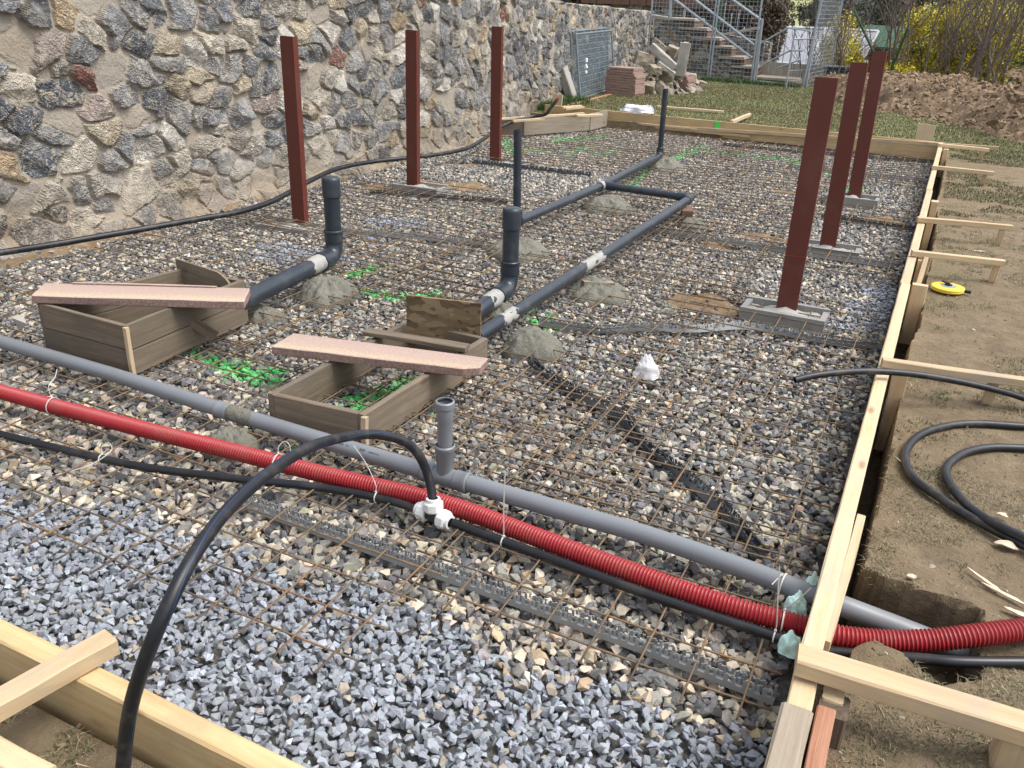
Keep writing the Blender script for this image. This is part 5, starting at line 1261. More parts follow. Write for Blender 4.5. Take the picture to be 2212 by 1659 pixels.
for k, ((u, v), Y_, dm_, ro, mt, lab) in enumerate(RUB):
    bm = bmesh.new(); rr2 = random.Random(k + 40)
    for sx in (-1, 1):
        for sy in (-1, 1):
            for sz in (-1, 1):
                for q in range(2): bm.verts.new([s_ * rr2.uniform(.72 if mt != 'light_concrete' else .9, 1.0) * d_ / 2 for s_, d_ in zip((sx, sy, sz), dm_)])
    bmesh.ops.convex_hull(bm, input=bm.verts); 
    for v_ in [v_ for v_ in bm.verts if not v_.link_faces]: bm.verts.remove(v_)
    bmesh.ops.triangulate(bm, faces=bm.faces); bmesh.ops.subdivide_edges(bm, edges=bm.edges[:], cuts=5, use_grid_fill=True)
    for v_ in bm.verts:
        n_ = v_.co.normalized(); v_.co += n_ * (.022 * mn.noise(v_.co * 9 + Vector((k, 0, 0))) + .016 * mn.noise(v_.co * 24 + Vector((k, 0, 0))))
    me = bpy.data.meshes.new('concrete_lump'); bm.to_mesh(me); bm.free(); me.materials.append(MATS[mt]); o = bpy.data.objects.new('concrete_lump', me); COL.objects.link(o)
    o.location = PY(u, v, Y_); o.rotation_euler = Euler(ro); tag(o, lab, 'concrete lump', 'lumps of the broken concrete heap')
# small fragments and earth under the heap
n = 260; pr_ = RNG.random(n) ** .5; an = RNG.random(n) * 6.28; c = P(1440, 196, .1)
x = -5.35 + pr_ * .75 * np.cos(an); y = 17.7 + pr_ * 1.15 * np.sin(an); hz_ = .55 * np.clip(1 - (pr_) ** 1.3, 0, 1)
o = scatter_rocks('rubble_fragments', np.stack([x, y, .10 + hz_ * RNG.random(n)], 1), RNG.uniform(.04, .15, n), np.array([.34, .30, .24]) * RNG.uniform(.6, 1.2, (n, 1)), 'clod_earth', 1.5); tag(o, 'broken stone and mortar fragments filling the rubble heap', 'rubble', kind='stuff')

# debris on the lawn
bagp = empty('sack', P(1372, 240, .12), 'white and lilac empty sack lying behind the far boards', 'sack')
crumple(P(1368, 243, .11) + Vector((0, .15, 0)), (.24, .18), .10, 'bag_white', None, 'sack_body', None, 2, 26, bagp); crumple(P(1393, 243, .11) + Vector((0, .14, 0)), (.09, .13), .085, 'bag_lilac', None, 'sack_end', None, 5, 20, bagp)
def lie(a, b, w_, h_, label, z=.125, mat='fresh_wood'): o = beam('timber_batten', P(*a, z), P(*b, z), w_, h_, mat, None); tag(o, label, 'batten'); return o
lie((1420, 231), (1563, 242), .06, .04, 'pale batten lying on the lawn behind the far thin riser')
lie((1352, 226), (1385, 236), .04, .03, 'short pale batten on the lawn behind the sack')
lie((2182, 286), (2260, 296), .16, .03, 'pale plank lying at the foot of the soil heap at the right edge')
lie((1205, 233), (1335, 200), .05, .03, 'thin timber under the leaning mesh panels', z=.11, mat='red_wood')

# ================================================================== STAIRS, FENCE, FAR GARDEN
def ZX(u, v, Y): return PY(u, v, Y)
def rubble_patch(name, xa, xb, zfun, Y, label, cat, par=None, seed=9, cs=.2, z0=0.0, slope=0.0):
    nx_, nz_ = int((xb - xa) / .022), 70
    U = np.linspace(xa, xb, nx_)[:, None] * np.ones((1, nz_)); top = np.array([zfun(x) for x in U[:, 0]])[:, None]; Z = z0 + (top - z0) * np.linspace(0, 1, nz_)[None]
    m_, d_, c_, st_ = masonry(U + 40, Z, cs, 0 * U, sstep(.3, .0, Z), seed, .15)
    V = np.stack([U, Y - d_ + slope * (U - xa), Z], -1); back = V.copy(); back[..., 1] = Y + .25
    n0 = nx_ * nz_; f = grid_faces(nx_, nz_); i = np.arange(nx_ - 1); j = np.arange(nz_ - 1)
    t1 = i * nz_ + nz_ - 1; F = [f, np.stack([t1, t1 + nz_, t1 + nz_ + n0, t1 + n0], -1), np.stack([j, j + 1, j + 1 + n0, j + n0], -1), np.stack([(nx_ - 1) * nz_ + j, (nx_ - 1) * nz_ + j + n0, (nx_ - 1) * nz_ + j + 1 + n0, (nx_ - 1) * nz_ + j + 1], -1)]
    o = np_mesh(name, np.concatenate([V.reshape(-1, 3), back.reshape(-1, 3)]), np.concatenate(F), 'rubble_masonry', np.concatenate([c_.reshape(-1, 3)] * 2), {'Stone': np.concatenate([st_.ravel()] * 2)})
    if par: o.parent = par; o.location = -parent_world(par)
    return tag(o, label, cat)
YS = 21.8
st = empty('garden_stairs', (-5.3, YS, .1), 'stone flanked garden steps with pale treads climbing to the left behind the fence', 'stairs')
TR = [(-6.67, -5.92, 1.35), (-6.29, -5.59, 1.16), (-5.96, -5.26, .96), (-5.50, -4.95, .78), (-5.25, -4.63, .57), (-4.92, -4.33, .38), (-4.60, -3.30, .16)]
def stz(x):
    for xa, xb, z in TR:
        if x < xb - .28: return z - .06
    return .10
rubble_patch('flank_wall', -6.75, -3.35, stz, YS + .02, None, None, st, 21, .24, .0)
for i, (xa, xb, z) in enumerate(TR):
    dy = .95 if i < 6 else .9
    mb = MB(); mb.box(((xa + xb) / 2, YS + dy / 2 - .08, z), (xb - xa, dy, .055), jit=.006); mb.build('tread', 'tread_stone', st)
    nxt = TR[i + 1][2] if i < 6 else .0
    mb = MB(); mb.box(((xa + xb) / 2 + .1, YS + dy / 2 + .02, (z + nxt) / 2), (xb - xa - .25, dy - .1, z - nxt - .06), jit=.003); mb.build('riser', 'riser_brick', st)
mb = MB(); mb.box((-3.95, YS + .75, .33), (1.30, .08, .30), jit=.005); mb.build('kerb', 'tread_stone', st)
# wall and terrace behind
rubble_patch('garden_wall', -6.1, -4.35, lambda x: 1.10 - (x + 6.1) * .12, 23.2, 'low rubble wall behind the garden steps, below the brown hedge', 'wall', None, 33, .26)
rubble_patch('terrace_wall', -9.2, -6.75, lambda x: 1.62 , 23.6, 'rubble wall of the upper terrace at the top of the steps', 'wall', None, 35, .3)
mb = MB()
for k in range(7):
    for r in range(2): mb.box((-9.3 + k * .46 + r * .2, 23.5, 1.72 + r * .2), (.44, .3, .19), jit=.008)
o = mb.build('block_wall', 'riser_brick'); tag(o, 'course of brown concrete blocks on the upper terrace above the stone wall', 'wall')
o = beam('concrete_beam', ZX(1395, 33, 21.9), ZX(1452, 41, 21.9), .3, .07, 'tread_stone', None); tag(o, 'pale slab at the very top of the garden steps', 'slab')
o = beam('concrete_beam', ZX(1548, 78, 22.6), ZX(1640, 60, 22.6), .3, .06, 'tread_stone', None); tag(o, 'long pale coping slab behind the steps and spear railing', 'slab')
# fence panels of galvanised tube and mesh
FG = 'galvanised mesh fence panels'
gal = 'galvanised'
YP = 20.95
mesh_panel('mesh_fence', (-6.80, YP + .15, .08), (-5.26, YP, .08), 2.05, 'galvanised fence panel in front of the upper steps, its foot hidden by rubble', 'fence panel', gal, .09, .085, rail=.021, group=FG, wr=.0035)
mesh_panel('mesh_fence', (-5.20, YP, .07), (-4.20, YP - .25, .08), 2.05, 'galvanised fence panel in front of the lower steps', 'fence panel', gal, .09, .085, rail=.021, group=FG, wr=.0035)
mesh_panel('mesh_fence', (-2.98, YP - .25, .05), (-2.80, YP + 1.9, .05), 2.05, 'galvanised fence panel seen edge on to the right of the gate opening', 'fence panel', gal, .09, .085, rail=.021, group=FG, wr=.0035)
mesh_panel('mesh_fence', (-3.30, YP - .9, .05), (-3.02, YP - .15, .05), 1.05, 'low open gate leaf standing ajar at the right of the opening', 'gate', gal, .12, .2, rail=.018, wr=.004)
# frame of the gate opening
g = empty('gate_frame', (-4.1, YP - .3, .07), 'galvanised gate frame with sloping braces around the opening at the foot of the steps', 'gate')
mb = MB(); 
for a_, b_ in (((1632, 181), (1647, 45)), ((1632, 181), (1733, 191)), ((1733, 191), (1778, -10)), ((1640, 176), (1731, 186))): mb.tube([ZX(*a_, YP - .3), ZX(*b_, YP - .3)], .021, 8)
mb.build('frame', gal, g)
mb = MB()
for a_, b_ in (((1637, 97), (1703, 60)), ((1703, 60), (1750, 67)), ((1640, 144), (1707, 109)), ((1707, 109), (1735, 110)), ((1679, 147), (1727, 130)), ((1718, 62), (1705, 149))): mb.tube([ZX(*a_, YP - .1), ZX(*b_, YP - .1)], .02, 6)
mb.build('brace', gal, g)
# stair railing with three sloping rails
rl = empty('stair_railing', ZX(1626, 172, 21.3), 'galvanised stair railing with three sloping rails in front of the steps', 'railing')
for a_, b_ in (((1448, -8), (1624, 125)), ((1492, -8), (1629, 97)), ((1572, -8), (1647, 45))):
    mb = MB(); mb.tube([ZX(*a_, 21.25), ZX(*b_, 21.25)], .03, 6); mb.build('rail', gal, rl)
for a_, b_, w_ in (((1647, 40), (1627, 176), .035), ((1449, 0), (1447, 40), .04)):
    mb = MB(); mb.tube([ZX(*a_, 21.25), ZX(*b_, 21.25)], w_, 6); mb.build('post', gal, rl)
sp_ = empty('spear_railing', ZX(1560, 100, 22.8), 'thin pale railing of spear topped bars behind the steps and the gate', 'railing')
for u, v, l_ in [(1567, 14, 90), (1580, 37, 75), (1595, 36, 85), (1607, 66, 70), (1621, 72, 70), (1651, 165 - 65, 48), (1667, 100, 48), (1683, 84, 66), (1698, 82, 68), (1732, 80, 66), (1553, 0, 90), (1715, 82, 66)]:
    Yb = 22.75 if u < 1640 else 22.3; tp_ = ZX(u, v, Yb); b_ = tp_ - Vector((0, 0, l_ / 84))
    mb = MB(); mb.tube([b_, tp_], .011, 6); mb.lathe([(.0, .10), (.022, .04), (.006, .0), (.02, -.02), (.006, -.04)], 8, tp_); mb.build('bar', gal, sp_)
# cold frame greenhouse
gh = empty('cold_frame', (-3.6, 25, 0), 'white framed cold frame with milky sloping panes behind the gate opening', 'greenhouse')
y0_, y1_ = 24.3, 25.3; zb_, zt_ = .38, 1.22; xs_ = [-4.82, -3.55, -2.32]; xs2 = [-4.62, -3.40, -2.10]
mb = MB()
for i in range(3): mb.tube([(xs_[i], y0_, zb_), (xs2[i] * 1.0 + .0, y1_, zt_)], .035, 4)
mb.tube([(xs_[0], y0_, zb_), (xs_[2], y0_, zb_)], .035, 4); mb.tube([(xs2[0], y1_, zt_), (xs2[2], y1_, zt_)], .035, 4); mb.tube([(-3.42, y0_ + .62, .90), (-2.25, y0_ + .62, .90)], .022, 4)
mb.build('frame', 'white_frame', gh)
for i in range(2):
    a_, b_, c_, d_ = Vector((xs_[i], y0_, zb_)), Vector((xs_[i + 1], y0_, zb_)), Vector((xs2[i + 1], y1_, zt_)), Vector((xs2[i], y1_, zt_)); n_ = (b_ - a_).cross(d_ - a_).normalized() * .012
    MB().add([a_, b_, c_, d_, a_ - n_, b_ - n_, c_ - n_, d_ - n_], [(0, 1, 2, 3), (7, 6, 5, 4), (0, 4, 5, 1), (1, 5, 6, 2), (2, 6, 7, 3), (3, 7, 4, 0)]).build('pane', 'polycarbonate', gh)
MB().box((-3.57, 24.85, .14), (2.5, 1.0, .44), jit=.01).build('base', 'tread_stone', gh)
gh2 = empty('cold_frame', (-1.9, 27, 0), 'second white cold frame half hidden behind the forsythia left of the cabin', 'greenhouse')
a_ = ZX(1772, 118, 26); b_ = ZX(1862, 125, 26); c_ = ZX(1882, 70, 26.8); d_ = ZX(1790, 66, 26.8)
MB().tube([a_, b_, c_, d_], .045, 4, closed=True).build('frame', 'white_frame', gh2)
n_ = Vector((0, .02, .0)); MB().add([a_, b_, c_, d_, a_ + n_, b_ + n_, c_ + n_, d_ + n_], [(0, 1, 2, 3), (7, 6, 5, 4), (0, 4, 5, 1), (1, 5, 6, 2), (2, 6, 7, 3), (3, 7, 4, 0)]).build('pane', 'polycarbonate', gh2)
MB().box(((a_.x + b_.x) / 2, 26.5, .1), (1.25, .8, .7), jit=.01).build('base', 'white_frame', gh2)
# cabin
cb = empty('cabin', (-1.9, 32.5, -.2), 'small brown log cabin with a green felt roof among the shrubs', 'cabin')
CY = 27.6; xa, xb = ZX(1862, 110, CY).x, ZX(1985, 110, CY).x; z1_ = ZX(1920, 104, CY).z; z0_ = -.1
cb.location = ((xa + xb) / 2, CY, 0)
mb = MB()
for k in range(8): mb.box(((xa + xb) / 2, CY + .9, z0_ + (k + .5) * (z1_ - z0_) / 8), (xb - xa, 1.8, (z1_ - z0_) / 8 - .012))
mb.build('wall', 'cabin_wood', cb)
e = .14; V = [(xa - e, CY - .3, z1_ - .03), (xb + e, CY - .3, z1_ - .03), (xb + e, CY + .9, z1_ + .50), (xa - e, CY + .9, z1_ + .50), (xa - e, CY + 2.1, z1_ - .03), (xb + e, CY + 2.1, z1_ - .03)]; V += [(x, y, z + .06) for x, y, z in V]
MB().add(V, [(0, 1, 2, 3), (3, 2, 5, 4), (9, 8, 7, 6), (10, 11, 8, 9), (0, 6, 7, 1), (4, 5, 11, 10), (0, 3, 9, 6), (3, 4, 10, 9), (1, 7, 8, 2), (2, 8, 11, 5)]).build('roof', 'green_roof_felt', cb)
# red bird table
t = empty('bird_table', ZX(1873, 150, 26.5), 'small bird table with a red disc top in front of the cabin', 'bird table')
mb = MB(); c = ZX(1873, 97, 26.5); mb.lathe([(0, -.03), (.2, -.03), (.21, .0), (.0, .03)], 20, c); mb.build('top', 'red_plastic', t)
mb = MB(); mb.tube([c, ZX(1870, 150, 26.5)], .03, 8); mb.build('pole', 'branch_bark', t)
# coil of black ribbed drain pipe
mb = MB()
for k in range(3):
    c0 = ZX(1780, 158 - k * 6, 22.6); c1 = ZX(1868, 161 - k * 6, 22.6); mb.tube([c0.lerp(c1, i / 60) for i in range(61)], [.06 if i % 2 else .05 for i in range(61)], 10)
tag(mb.build('ribbed_pipe', 'dark_plastic'), 'black ribbed drain pipes lying behind the soil heap', 'drain pipe')
# green fence posts and wire
for (a_, b_, Y_, lab) in (((1895, 130), (1845, 22), 22.8, 'green metal strut leaning behind the middle right post'), ((1920, 165), (1961, 60), 23.6, 'green fence post among the bare shrubs'), ((1545, 100), (1560, -10), 22.9, 'green fence post behind the garden steps'), ((1965, 150), (1973, 110), 25.4, 'short green post in front of the forsythia')):
    mb = MB(); mb.tube([ZX(*a_, Y_), ZX(*b_, Y_)], .028, 8); tag(mb.build('fence_post', 'green_metal'), lab, 'fence post')

# ------------------------------------------------------------------ vegetation
def leaves(name, pts, size, cols, mat='leafy', par=None, asp=2.0, upb=0.0):
    n = len(pts); a = RNG.normal(size=(n, 3)); a[:, 2] += upb; a /= np.linalg.norm(a, axis=1)[:, None]; b = np.cross(a, RNG.normal(size=(n, 3))); b /= np.linalg.norm(b, axis=1)[:, None] + 1e-9
    s_ = np.asarray(size)[:, None] if hasattr(size, '__len__') else size * RNG.uniform(.6, 1.3, (n, 1))
    a = a * s_; b = b * s_ / asp
    V = np.stack([pts - a, pts + b, pts + a, pts - b], 1).reshape(-1, 3); F = np.arange(4 * n).reshape(-1, 4)
    o = np_mesh(name, V, F, mat, np.repeat(cols, 4, 0))
    if par: o.parent = par; o.location = -parent_world(par)
    return o
def colvar(n, base, var=.25, alt=None, pa=.3):
    c = np.array([base]) * RNG.lognormal(0, var, (n, 1))
    if alt is not None: k = RNG.random(n) < pa; c[k] = np.array([alt]) * RNG.lognormal(0, var, (k.sum(), 1))
    return np.clip(c, .003, .9)
def branch(mb, p, d, L_, r, lvl, rnd, tips, spread=.5, droop=0.0):
    n = 5; pts = [p.copy()]; q = p.copy(); dd = d.copy()
    for i in range(n):
        dd = (dd + Vector((rnd.gauss(0, .16), rnd.gauss(0, .16), rnd.gauss(0, .08) - droop * .1))).normalized(); q = q + dd * L_ / n; pts.append(q.copy())
    mb.tube(pts, [r * (1 - .6 * i / n) for i in range(n + 1)], 5 if lvl > 1 else (4 if lvl == 1 else 3), cap=False)
    tips.append(pts[-1])
    if lvl > 0:
        for k in range(rnd.choice([3, 4, 5]) + (lvl == 1)):
            i = rnd.randint(1, n); a = rnd.uniform(0, 6.28); s_ = Vector((math.cos(a), math.sin(a), rnd.uniform(.1, .9))).normalized()
            branch(mb, pts[i], (dd * (1 - spread) + s_ * spread).normalized(), L_ * rnd.uniform(.4, .7), r * (1 - .6 * i / n) * .55, lvl - 1, rnd, tips, spread, droop)
def shrub(c, h, nst, label, group, seed, r=.03, mat='branch_bark', lvl=3, spread=.5, fan=.35, leaf=None):
    rnd = random.Random(seed); t = empty('bare_shrub', c, label, 'shrub', group); mb = MB(); tips = []
    for k in range(nst):
        a = rnd.uniform(0, 6.28); f = rnd.uniform(.05, fan)
        branch(mb, Vector(c) + Vector((math.cos(a) * .1 * nst ** .5, math.sin(a) * .1 * nst ** .5, -.05)), Vector((math.cos(a) * f, math.sin(a) * f, 1)).normalized(), h * rnd.uniform(.6, 1), r * rnd.uniform(.6, 1.2), lvl, rnd, tips, spread)
    mb.build('stems', mat, t)
    return t, tips
BG_ = 'bare shrubs and trees behind the soil heap'
SH = [((1768, 165), 21.9, 2.6, 9, .022, 'dense bare thicket against the edge of the fence'), ((1782, 168), 22.3, 2.4, 6, .025, 'tangled bare shrub just right of the fence'), ((1812, 160), 23.0, 3.0, 3, .045, 'forked bare tree left of the green strut'),
      ((1905, 158), 24.5, 3.2, 3, .035, 'bare shrub between the cabin and the farthest red post'), ((1930, 155), 24.0, 3.2, 5, .05, 'thick stemmed bare shrub beside the green fence post'), ((1992, 158), 24.0, 3.4, 5, .05, 'bare shrub in front of the left part of the forsythia hedge'),
      ((2045, 162), 23.6, 3.2, 4, .05, 'bare tree in the middle of the forsythia hedge'), ((2080, 162), 24.0, 3.4, 4, .05, 'slender bare tree right of the middle of the forsythia hedge'), ((2125, 168), 23.0, 3.2, 6, .05, 'bushy bare shrub towards the right of the forsythia hedge'),
      ((2165, 165), 23.4, 3.4, 5, .045, 'bare shrub behind the higher end of the soil heap'), ((2205, 160), 22.4, 3.2, 5, .045, 'bare shrub at the right edge of the picture')]
for k, ((u, v), Y_, h_, ns, r_, lab) in enumerate(SH):
    c = PY(u, v, Y_); c.z = .05; shrub(c, h_, ns, lab, BG_, 60 + k, r_ * .62, 'pale_bark' if k % 2 else 'branch_bark', 3 if k > 0 else 3)
def bush(c, rad, n, size, base, alt, label, cat, name='forsythia_bush', group=None, seed=0, stems=True, pa=.25, var=.3, pts_tip=None, clump=14):
    t = empty(name, (c[0], c[1], .0), label, cat, group); rnd = random.Random(seed)
    if stems:
        mb = MB(); tips = []
        for k in range(8):
            a = rnd.uniform(0, 6.28); f = rnd.uniform(.1, .6); branch(mb, Vector((c[0], c[1], 0)), Vector((math.cos(a) * f, math.sin(a) * f, 1)).normalized(), c[2] + rad[2] * .8, .02, 2, rnd, tips, .35)
        mb.build('stems', 'branch_bark', t)
    cl = RNG.normal(size=(clump * 6, 3)); cl /= np.linalg.norm(cl, axis=1)[:, None]; cl *= RNG.uniform(.35, 1.0, (len(cl), 1)) ** .6
    k_ = RNG.integers(0, len(cl), n); p = cl[k_] + RNG.normal(size=(n, 3)) * .13
    p = p * np.array(rad) + np.array(c); p = p[p[:, 2] > 0.02]
    leaves('foliage', p, size, colvar(len(p), base, var, alt, pa), par=t)
    return t
YEL = (.80, .64, .06); YG = (.35, .36, .06)
FB = [((1822, 120), 25.0, (.50, .5, .95), 'tall narrow forsythia left of the green strut'), ((1850, 142), 25.2, (.25, .3, .3), 'forsythia bush in front of the cabin'), ((1945, 152), 24.8, (.4, .4, .25), 'low forsythia right of the farthest red post'),
      ((2010, 100), 26.0, (.8, .6, 1.1), 'leftmost forsythia of the long yellow hedge'), ((2065, 95), 26.3, (.85, .6, 1.2), 'second forsythia of the long yellow hedge'), ((2120, 95), 26.0, (.8, .6, 1.2), 'third forsythia of the long yellow hedge'), ((2180, 100), 26.2, (.9, .6, 1.2), 'rightmost forsythia of the long yellow hedge')]
for k, ((u, v), Y_, rad, lab) in enumerate(FB):
    c = PY(u, v, Y_); bush((c.x, c.y - .8, c.z), rad, 8500 if k > 2 else 4500, .034, YEL, YG, lab, 'bush', group='yellow forsythia bushes', seed=k, pa=.3)
# conifers and hedges further back
def conifer(c, h, rad, n, base, alt, label, seed, group='dark conifers far behind', size=.07):
    t = empty('conifer', (c[0], c[1], 0), label, 'conifer', group); mb = MB(); mb.tube([(c[0], c[1], -.1), (c[0], c[1], h)], [.16, .02], 8); mb.build('trunk', 'branch_bark', t)
    nb = 90; P_ = []
    for k in range(nb):
        z = h * (k / nb) ** .9; R_ = rad * (1 - z / h) ** .7 * RNG.uniform(.7, 1.1); a = RNG.uniform(0, 6.28); m = n // nb; s_ = RNG.random(m) ** .6
        x = R_ * s_; dr = -.25 * x * s_ + .12 * s_; w_ = (.10 + .22 * (1 - s_)) * rad * .55
        tx = RNG.normal(size=m) * w_; P_.append(np.stack([c[0] + x * math.cos(a) - tx * math.sin(a), c[1] + x * math.sin(a) + tx * math.cos(a), z + dr + RNG.normal(size=m) * .05], 1))
    p = np.concatenate(P_); p = p[p[:, 2] > .02]; leaves('foliage', p, size, colvar(len(p), base, .35, alt, .3), par=t, asp=3)
CF = [((1648, 30), 30, 5, 1.5, (.035, .055, .022), (.07, .09, .03), 'dark green conifer left of the bright meadow gap'), ((1768, 60), 34, 4.5, 1.0, (.035, .055, .022), (.06, .08, .03), 'conifer on the right of the meadow gap'), ((1785, 60), 31, 5.5, 2.0, (.045, .07, .055), (.08, .11, .09), 'blue green spruce behind the fence edge'), ((1870, 60), 37, 6, 2.6, (.05, .075, .06), (.09, .12, .1), 'blue green spruce behind the cabin roof'),
      ((1960, 60), 36, 6, 2.6, (.03, .05, .02), (.05, .07, .03), 'dark conifer right of the cabin'), ((2190, 60), 30, 6, 2.4, (.03, .05, .022), (.05, .08, .03), 'dark conifer behind the right end of the yellow hedge'), ((1585, 60), 34, 5, 2.2, (.05, .05, .03), (.08, .07, .04), 'olive brown conifer behind the garden steps')]
for k, ((u, v), Y_, h_, rd, ba, al, lab) in enumerate(CF):
    c = PY(u, v, Y_); conifer((c.x, c.y), h_, rd, 14000, ba, al, lab, k)
# branch of a nearer conifer at the right edge
t = empty('conifer', (1.75, 19.6, 0), 'green conifer whose feathery branches reach in at the right edge', 'conifer'); mb = MB(); mb.tube([(1.75, 19.6, 0), (1.8, 19.6, 2.6)], [.08, .04], 8); mb.build('trunk', 'branch_bark', t)
P_ = []
for k in range(60):
    z = RNG.uniform(.75, 2.4); a = RNG.uniform(2.2, 4.1); Lb = RNG.uniform(.35, 1.0) * (1.0 if z < 1.5 else .7); m = 130; s_ = RNG.random(m); tw = RNG.normal(size=m) * .06 * (1.2 - s_)
    P_.append(np.stack([1.75 + Lb * s_ * math.cos(a) - tw * math.sin(a), 19.6 + Lb * s_ * math.sin(a) + tw * math.cos(a), z - .25 * s_ ** 2 * Lb + RNG.normal(size=m) * .015], 1))
p = np.concatenate(P_); leaves('foliage', p, .035, colvar(len(p), (.035, .07, .03), .35, (.06, .11, .04), .4), par=t, asp=4)
# brown hedge behind the steps, far wood
def hedge(name, xa, xb, y, h, dep_, n, size, base, alt, label, kind='stuff', cat='hedge', pa=.35):
    x = RNG.uniform(xa, xb, n); z = RNG.random(n) ** .8; hh_ = h * (.85 + .3 * vnoise(x * 1.1, x * 0, 3)); p = np.stack([x, y + dep_ * RNG.normal(size=n) * .4 * (1 - .4 * z), z * hh_], 1)
    p[:, 1] += .35 * vnoise(x * 2.1, p[:, 2] * 2.1, 5); dens = fbm(x * 1.6, p[:, 2] * 1.6, 3, 9); p = p[dens > -.28]
    o = leaves(name, p, size, colvar(len(p), base, .35, alt, pa)); return tag(o, label, cat, kind=kind)
hedge('hedge', -7.8, -4.3, 24.6, 2.1, .7, 26000, .045, (.12, .065, .045), (.07, .075, .035), 'clipped brown hedge above the low wall behind the steps')
hedge('far_wood', -24, -8.2, 40, 4.5, 2.5, 60000, .12, (.09, .085, .05), (.12, .08, .06), 'far mass of mixed trees beyond the terrace on the left', cat='wood')
hedge('far_wood', -5.2, 14, 44, 5.5, 2.5, 90000, .12, (.115, .095, .085), (.06, .07, .04), 'far grey brown mass of bare woodland behind the shrubs', cat='wood')
mb = MB(); rnd = random.Random(5); tips = []
for k in range(34):
    x = rnd.uniform(-.2, 3.4); y = rnd.uniform(28.5, 32); a = rnd.uniform(0, 6.28); branch(mb, Vector((x, y, 0)), Vector((math.cos(a) * .25, math.sin(a) * .25, 1)).normalized(), rnd.uniform(2.2, 3.4), .022, 3, rnd, tips, .45)
tag(mb.build('twig_thicket', 'pale_bark'), 'dense thicket of thin grey twigs between the yellow hedge and the wood', 'thicket', kind='stuff')

# ------------------------------------------------------------------ soil heap
def heap():
    xs_ = np.arange(-3.6, 3.6, .03); ys_ = np.arange(12.6, 24.2, .035); X, Y = np.meshgrid(xs_, ys_, indexing='ij')
    bl = [(-3.0, 21.3), (-2.77, 20.6), (-2.18, 18.4), (-1.48, 16.7), (-.26, 15.75), (.34, 14.95), (.92, 14.1), (1.4, 13.6), (3.6, 12.9)]
    yb = np.interp(X, [p[0] for p in bl], [p[1] for p in bl]); d = Y - yb + .25 * fbm(X * 2, Y * 2, 3, 4)
    # crest height along x
    zc = np.interp(X, [-3.2, -2.6, -1.8, -1.0, 0.0, .6, .85, 1.1, 1.6, 3], [.05, .22, .42, .52, .50, .46, .50, .66, .9, 1.0])
    wd = np.interp(X, [-3, -1.5, 0, 1, 3], [.8, 1.8, 2.6, 2.2, 2.4])
    pr = sstep(0, 1, d / wd) * (1 - .9 * sstep(0, 1, (d - wd * 1.3) / 2.5))
    env = sstep(0, .2, d / wd)
    n1 = fbm(X * 3, Y * 3, 4, 3); cl = np.abs(vnoise(X * 6, Y * 6, 2)) + .5 * np.abs(vnoise(X * 13 + n1, Y * 13, 7)); 
    Z = .085 + zc * pr + env * (.10 * n1 + .13 * (cl - .25)) - .03 * (1 - env)
    k = d > -.35; 
    c = np.array([.215, .150, .092]) * (1 + .35 * n1 + .3 * (cl - .3))[..., None]; c = np.where((fbm(X * 1.2, Y * 1.2, 3, 12) > .28)[..., None], c * .62, c)
    F = grid_faces(*X.shape); kk = k.ravel(); F = F[kk[F].all(1)]
    o = np_mesh('soil_heap', np.stack([X, Y, Z], -1).reshape(-1, 3), F, 'clod_earth', np.clip(c, .02, .6).reshape(-1, 3), smooth=False)
    tag(o, 'long brown heap of dug soil in front of the shrubs', 'soil heap')
    n = 42000; x = RNG.uniform(-3.1, 3, n); y = RNG.uniform(13.2, 23, n); ii = ((x - xs_[0]) / .03).astype(int); jj = ((y - ys_[0]) / .035).astype(int)
    dd = d[ii, jj]; kp = (dd > -.12) & (dd < wd[ii, jj] * 1.8) & ((dd > .05) | (RNG.random(n) < .3)); x, y, ii, jj = x[kp], y[kp], ii[kp], jj[kp]; n = len(x)
    sz = RNG.lognormal(-4.0, .6, n).clip(.008, .10); col = np.array([.225, .158, .098]) * RNG.lognormal(0, .22, (n, 1)); q = RNG.random(n) < .06; col[q] = np.array([.40, .33, .24])
    o = scatter_rocks('soil_clods', np.stack([x, y, Z[ii, jj] + sz * .2], 1), sz, col, 'clod_earth', 1.2); tag(o, 'loose clods of brown earth and stones strewn over the soil heap', 'clods', kind='stuff')
heap()
for k, (u, v, Y_, r_, lab) in enumerate([(2206, 165, 15.6, .26, 'huge earth clod high at the right edge of the soil heap'), (2190, 208, 15.0, .2, 'big earth clod below the highest one at the right edge'), (2150, 268, 14.7, .15, 'flat earth clod at the foot of the soil heap near the right edge'), (2205, 245, 14.2, .17, 'earth clod directly above the plank at the right edge'), (2095, 262, 15.2, .11, 'earth clod at the foot of the soil heap left of the flat one')]):
    rv, rf = ROCKS[k + 3]; bm = bmesh.new(); vs = [bm.verts.new(p * r_) for p in rv]; [bm.faces.new([vs[i] for i in f]) for f in rf]
    bmesh.ops.subdivide_edges(bm, edges=bm.edges[:], cuts=5, use_grid_fill=True)
    for v_ in bm.verts: v_.co += v_.co.normalized() * (.05 * mn.noise(v_.co * 7) + .05 * mn.noise(v_.co * 19) + .03 * mn.noise(v_.co * 45))
    me = bpy.data.meshes.new('earth_clod'); bm.to_mesh(me); bm.free(); ca = me.color_attributes.new('Col', 'FLOAT_COLOR', 'POINT'); ca.data.foreach_set('color', np.tile([.225, .158, .098, 1], (len(me.vertices), 1)).astype(np.float32).ravel()); me.materials.append(MATS['clod_earth'])
    o = bpy.data.objects.new('earth_clod', me); COL.objects.link(o); o.location = PY(u, v, Y_); o.location.z = max(o.location.z, .12); tag(o, lab, 'clod', 'big clods of the soil heap')

